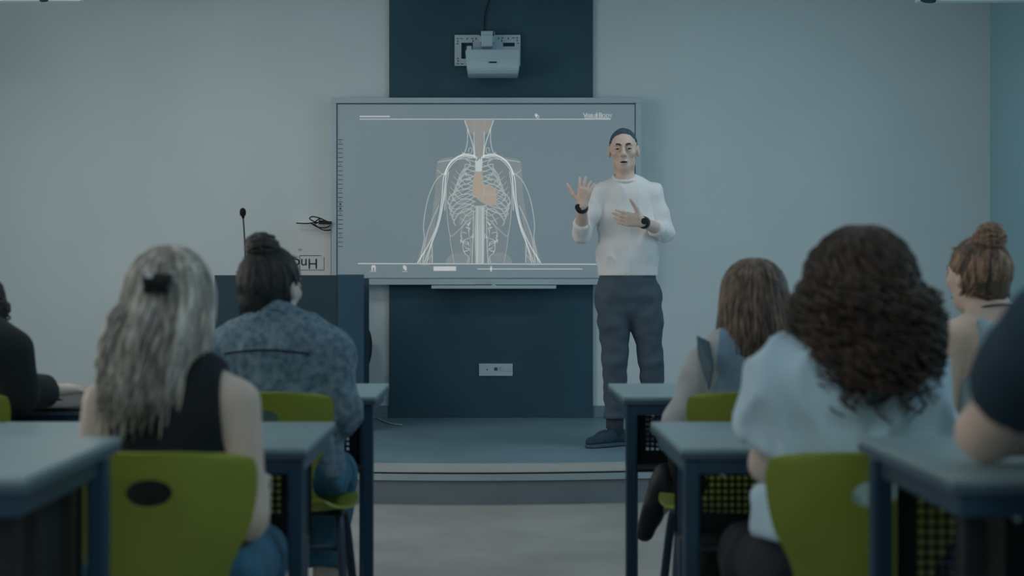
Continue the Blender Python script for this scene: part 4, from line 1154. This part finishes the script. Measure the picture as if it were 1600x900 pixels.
# ---- person in a dark jacket at the left edge, writing
top_jk = dict(name='dark_jacket', mat=M_JACKET, sleeve=1.9, grow=.016, neck=(.06, .07, .04), hem=.55, wr=(.010, 12))
pr, hc, R, Ly = seated('person in a dark jacket writing at the left frame edge', -1.512, 3.935, 1.120, .945, .150,
    ((-.20, .08, .778), (-.05, .33, .775), (.5, 1, .05), DN, (.2, .3, .3, .3)), ((.165, .08, .778), (.195, .27, .766), (.62, .75, .06), (-.15, .1, -1), (.25, .35, .4, .45)),
    dict(top=top_jk, pants=dict(mat=M_DARKPANT), shoe=M_SHOEB), hx=.0, hy=.07, lean=.16, bodyw=1.0, xo=.037)
cm = mass_mat('dark_curl_mass', T(30, 28, 28, 2.0), T(16, 16, 17, 1.8), 18); lm = hair_mat('dark_curls', T(50, 46, 46, 2.4), T(26, 26, 28, 2.2))
long_hair(pr, hc, R, (.092, .104, .096), lambda th: .985 + .02 * math.cos(th * 3), cm, lm, 260, 33, flare=lambda u, th: 1.0 + .10 * math.sin(u * 3), wave=.01, tones=(.5, 1.2), curl=.009, lock=.005)
face_details(pr, hc, R)
wp = pr.location + Vector((.195, .27, .766))
pen = empty('writing_pen', wp + Vector((-.035, .095, -.028)), 'pale pen held by the writing hand at far left', 'pen')
tube('barrel', [(-.055, -.02, .012), (.03, .01, -.004)], .0045, M_WHITEPL, pen); tube('tip', [(.03, .01, -.004), (.045, .015, -.008)], [.0045, .001], M_BLACK, pen)

# ---- auburn woman with a bun, bare shoulder, half turned
top_tk = dict(name='tank_top', mat=M_TANK, sleeve=0, armhole=.0, grow=.008, neck=(.12, .12, .10), hem=.56, wr=(.006, 14))
pr, hc, R, Ly = seated('auburn woman with a messy bun and bare shoulder near the right edge', 1.430, 3.930, 1.215, .985, .138,
    ((-.175, .02, .74), (-.09, .13, .66), (.4, .9, -.25), DN, (.5, .6, .6, .7)), ((.175, .02, .74), (.10, .13, .66), (-.4, .9, -.25), DN, (.5, .6, .6, .7)),
    dict(top=top_tk, pants=dict(mat=M_JEANS), shoe=M_SHOEW), yaw=.13, hx=-.025, hy=.05, lean=.05, skin=M_SKIN, rz=.25, headscale=.92, bodyw=.92,
    legs=[((.03, .38, .50), (.02, .40, .09), (0, 1, 0)), ((.13, .38, .50), (.14, .40, .09), (0, 1, 0))])
cm = mass_mat('auburn_hair_mass', T(72, 58, 48, 2.8), T(40, 36, 32, 2.4)); lm = hair_mat('auburn_hair', T(110, 88, 74, 3.0), T(56, 48, 42, 2.6))
bun_hair(pr, hc, R, cm, lm, (.0, -.058, .112), (.042, .042, .044), seed=23, tones=(.5, 1.3), s=.94)
face_details(pr, hc, R, .92)
nk = [np.array(Ly((math.cos(t) * .064 - .006, math.sin(t) * .060 + .012, 1.015 + .016 * -math.sin(t)))) for t in np.linspace(0, 2 * math.pi, 30)]
tube('necklace', nk, .0028, M_DARKPANT, pr, sides=6)

# ---- dark shirted person leaning an elbow on the near right desk
top_nv = dict(name='navy_tee', mat=M_NAVYTEE, sleeve=.50, grow=.012, neck=(.07, .08, .045), hem=.56, wr=(.008, 11))
pr, hc, R, Ly = seated('person in a navy tee leaning an elbow on the right foreground desk', .862, 1.655, 1.32, 1.078, .180,
    ((-.172, .300, .888), (.08, .38, .905), (1, .3, .03), DN, (.15, .2, .2, .2)), ((.26, .10, .915), (.14, .36, .905), (-.6, 1, .03), DN, (.15, .2, .2, .2)),
    dict(top=top_nv, pants=dict(mat=M_DARKPANT), shoe=M_SHOEB), hx=.0, hy=.04, lean=.10, bodyw=1.10, skin=M_SKIN, off=.155, legs=[((-.10, .38, .485), (-.10, .40, .09), (0, 1, 0)), ((.10, .38, .485), (.10, .40, .09), (0, 1, 0))])
cm = mass_mat('short_dark_mass', T(34, 32, 32, 2.0), T(20, 20, 20, 1.8)); lm = hair_mat('short_dark', T(50, 46, 44, 2.2), T(26, 26, 26, 2.0))
long_hair(pr, hc, R, (.082, .099, .090), lambda th: hc[2] - .05, cm, lm, 160, 41, wave=.004, tones=(.6, 1.1), lock=.005)
face_details(pr, hc, R)

# ------------------------------------------------------------------ the standing teacher
TD = 7.95; TS = TD / FPX
tx0 = (985 - CX) * TS
tea = empty('person', (tx0, TD, ST_Z), 'teacher in a white sweater gesturing with both hands before the board', 'person')
def tp(x, y, dy=0.0): return np.array(((x - 985) * TS, dy, CAMH - (y - CY) * TS - ST_Z))
hc = tp(973.5, 236, -.03); R = rotm(math.pi - .10, -.03, 0.03)
lo = (-.55, -.45, -.02); hi = (.45, .35, 1.86)
b = Field(lo, hi, .0048)
SHR, SHL = tp(936, 305, 0), tp(1020, 303, 0)           # his right (image left), his left
ELR, WRR = tp(908, 366, -.06), tp(904.5, 326, -.27)
ELL, WRL = tp(1039, 364, -.03), tp(996, 350, -.27)
b.cone(tp(981, 322), tp(981, 350), .132, .132, .03, (1, .62, 1)); b.cone(tp(982, 350), tp(981, 425), .132, .138, .03, (1, .66, 1))
b.cone(tp(942, 303), tp(1012, 301), .050, .055, .03)
for s_ in (960, 998): b.cone(tp(s_, 295, .0), tp(977, 279, .0), .034, .040, .025)
b.cone(tp(978, 290, .0), hc + R @ np.array((0, -.02, -.07)), .050, .050, .02)
head(b, hc, R, 1.06)
for s_, e, w_ in ((SHR, ELR, WRR), (SHL, ELL, WRL)):
    b.chain([s_, e], [.044, .036], .02); b.chain([e, e + (w_ - e) * .4, w_], [.033, .036, .027], .015)
hand(b, WRR, (.18, -.10, 1.0), (.25, 1.0, .1), 1, (.35, .55, .75, .45), .22, (.95, .62, .05), 1.06)
hand(b, WRL, (-1.0, -.18, .18), (-.1, 1, .2), -1, (.35, .5, .6, .7), .08, (.85, .45, -.05), 1.06)
KR, AR = tp(960, 562, -.02), tp(961, 668, .02); KL, AL = tp(1016, 562, -.01), tp(1024, 668, .03)
for hip, kn, an in ((tp(957, 455), KR, AR), (tp(1008, 455), KL, AL)):
    b.chain([hip, kn, an], [.085, .058, .040], .03)
FR, FL = np.array((-.80, -.60, 0)), np.array((.45, -.89, 0))
for an, fd in ((AR, FR), (AL, FL)): b.cone(an - np.array((0, 0, .03)), an + fd * .12 - np.array((0, 0, .068)), .030, .022, .02)
P, Q = b.mesh(); np_mesh('body', P, Q, M_SKIN, tea)
face_details(tea, hc, R, 1.06, .0045)
# sweater with pushed-up sleeves
M_SWEAT = mat('white_knit', T(150, 152, 150, 3.6), .85, .03, 10, .12, 160)
f = Field(lo, hi, .006)
f.cone(tp(981, 318), tp(981, 345), .158, .160, .03, (1, .64, 1)); f.cone(tp(981, 345), tp(981, 395), .160, .160, .03, (1, .68, 1)); f.cone(tp(981, 395), tp(981, 432), .162, .170, .03, (1, .70, 1))
f.cone(tp(938, 303), tp(1016, 301), .058, .058, .03)
for s_ in (952, 1004): f.cone(tp(s_, 294, .0), tp(978, 283, .0), .040, .046, .025)
f.cut(tp(981, 430.5), (0, 0, -1))
for s_, e, w_, c_ in ((SHR, ELR, WRR, .42), (SHL, ELL, WRL, .46)):
    q = e + (w_ - e) * c_
    f.chain([s_, s_ + (e - s_) * .5, e], [.056, .050, .045], .025); f.chain([e, q + (w_ - e) * .06], [.044, .041], .02); f.cut(q, w_ - e, .08)
f.ell(tp(976, 267, -.035), (.064, .092, .062), .008, None, True)
P, Q = f.mesh()
np_mesh('sweater', P, Q, M_SWEAT, tea, (.016, 9, (1.4, 1, .75), tp(0, 430)[2], .40))
nb = [tp(976, 277.5, -.008) + np.array((math.cos(t) * .064, math.sin(t) * .070, .002 + .028 * math.sin(t))) for t in np.linspace(0, 2 * math.pi, 36)]
tube('neck_band', nb, .009, M_SWEAT, tea, sides=8)
for e, w_, c_ in ((ELR, WRR, .42), (ELL, WRL, .46)):
    q = e + (w_ - e) * c_; d = (w_ - e) / np.linalg.norm(w_ - e)
    tube('sleeve_cuff', [q - d * .03, q - d * .024, q + d * .006, q + d * .010], [.038, .045, .043, .038], M_SWEAT, tea, sides=18)
# trousers
M_TROU = mat('charcoal_trousers', T(44, 54, 62, 2.9), .85, .10, 7, .1, 200)
f = Field((-.42, -.35, .05), (.42, .35, 1.12), .006)
f.cone(tp(981, 425), tp(981, 460), .152, .174, .03, (1, .68, 1)); f.cut(tp(981, 426), (0, 0, 1))
for hip, kn, an in ((tp(958, 462), KR, AR), (tp(1006, 462), KL, AL)):
    e = kn + (an - kn) * .84
    f.chain([hip, hip + (kn - hip) * .45, kn], [.098, .086, .068], .025); f.chain([kn, e + (an - kn) * .05], [.067, .058], .02); f.cut(e, an - kn, .12)
P, Q = f.mesh(); np_mesh('trousers', P, Q, M_TROU, tea, (.012, 13, (1, 1, 1.2)))
M_SOCK = mat('dark_sock', T(36, 42, 48, 2.6), .9, .1, 40)
M_SOLE = mat('shoe_sole', T(40, 56, 66, 2.6), .6, .1, 20); M_SNEAK = mat('navy_sneaker', T(20, 36, 48, 2.8), .6, .2, 40, .2, 200)
for an, fd in ((AR, FR), (AL, FL)):
    tube('sock', [an + np.array((0, 0, .06)), an + np.array((0, 0, -.045))], [.050, .049], M_SOCK, tea, sides=16)
    fd = fd / np.linalg.norm(fd); sd = np.array((-fd[1], fd[0], 0)); g0 = np.array((an[0], an[1], 0)) - fd * .035
    f = Field(g0 + np.array((-.32, -.32, -.01)), g0 + np.array((.32, .32, .2)), .005)
    f.cone(g0 - fd * .015 + np.array((0, 0, .045)), g0 + fd * .13 + np.array((0, 0, .040)), .044, .044, .02); f.cone(g0 + fd * .12 + np.array((0, 0, .036)), g0 + fd * .21 + np.array((0, 0, .028)), .044, .034, .02)
    f.cone(g0 + np.array((0, 0, .05)), g0 + fd * .03 + np.array((0, 0, .088)), .045, .042, .02); f.cone(g0 + fd * .05 + np.array((0, 0, .075)), g0 + fd * .13 + np.array((0, 0, .05)), .036, .034, .02)
    f.cut(g0 + np.array((0, 0, .020)), (0, 0, -1)); f.cut(g0 + np.array((0, 0, .112)), (0, 0, 1))
    P, Q = f.mesh(); shoe = np_mesh('shoe', P, Q, M_SNEAK, tea)
    f = Field(g0 + np.array((-.32, -.32, -.01)), g0 + np.array((.32, .32, .1)), .005)
    f.cone(g0 - fd * .02, g0 + fd * .12, .050, .052, .02); f.cone(g0 + fd * .12, g0 + fd * .205, .052, .040, .02); f.cut(g0 + np.array((0, 0, .024)), (0, 0, 1)); f.cut(g0 + np.array((0, 0, .001)), (0, 0, -1))
    P, Q = f.mesh(); np_mesh('sole', P, Q, M_SOLE, shoe)
    for i in range(4):
        c = g0 + fd * (.075 + i * .022) + np.array((0, 0, .104 - i * .009))
        tube('shoe_lace', [c - sd * .022 - np.array((0, 0, .008)), c + np.array((0, 0, .003)), c + sd * .022 - np.array((0, 0, .008))], .003, M_WHITEPL if i == 1 else M_INK, shoe, sides=6)
# wrist bands
M_STRAP = mat('watch_strap', T(14, 26, 38, 2.4), .4, .1, 20)
for e, w_, nm in ((ELR, WRR, 'wrist_band'), (ELL, WRL, 'watch')):
    d = (w_ - e) / np.linalg.norm(w_ - e); c = w_ - d * .012
    o = tube(nm, [c - d * .013, c - d * .012, c + d * .012, c + d * .013], [.030, .0345, .0335, .029], M_STRAP, tea, sides=20)
    k_ = c + np.array((0, -.034, .006)) if nm == 'watch' else c + np.array((-.022, -.026, .0))
    bm = bmesh.new(); bmesh.ops.create_cone(bm, cap_ends=True, segments=20, radius1=.019, radius2=.017, depth=.012, matrix=Matrix.Translation(Vector(k_)) @ Matrix.Rotation(math.pi / 2, 4, 'X'))
    bm_obj('watch_face', bm, M_BLACK, o)
# cropped hair
f = Field(hc - .2, hc + .2, .005)
f.ell(hc + R @ (np.array((0, -.016, .034)) * 1.06), np.array((.0738, .0935, .0855)) * 1.06, .01, R)
def fn(X, Y, Zz):
    x, y, z = X - hc[0], Y - hc[1], Zz - hc[2]
    yy = R[0][1] * x + R[1][1] * y + R[2][1] * z; zz = R[0][2] * x + R[1][2] * y + R[2][2] * z
    xx = R[0][0] * x + R[1][0] * y + R[2][0] * z
    line = np.where(yy > .055, .090 - .15 * np.abs(xx), np.where(yy > .012, .090 - .6 * np.clip(np.abs(xx) - .045, 0, .1) - (.055 - yy) * 1.6, -.0 + (yy - .012) * .9))
    return np.maximum(line, -.085) - zz
f.cutf(fn)
P, Q = f.mesh(); np_mesh('hair', P, Q, mat('cropped_grey_hair', T(44, 56, 66, 2.6), .8, .2, 60, .4, 400), tea, (.003, 60))
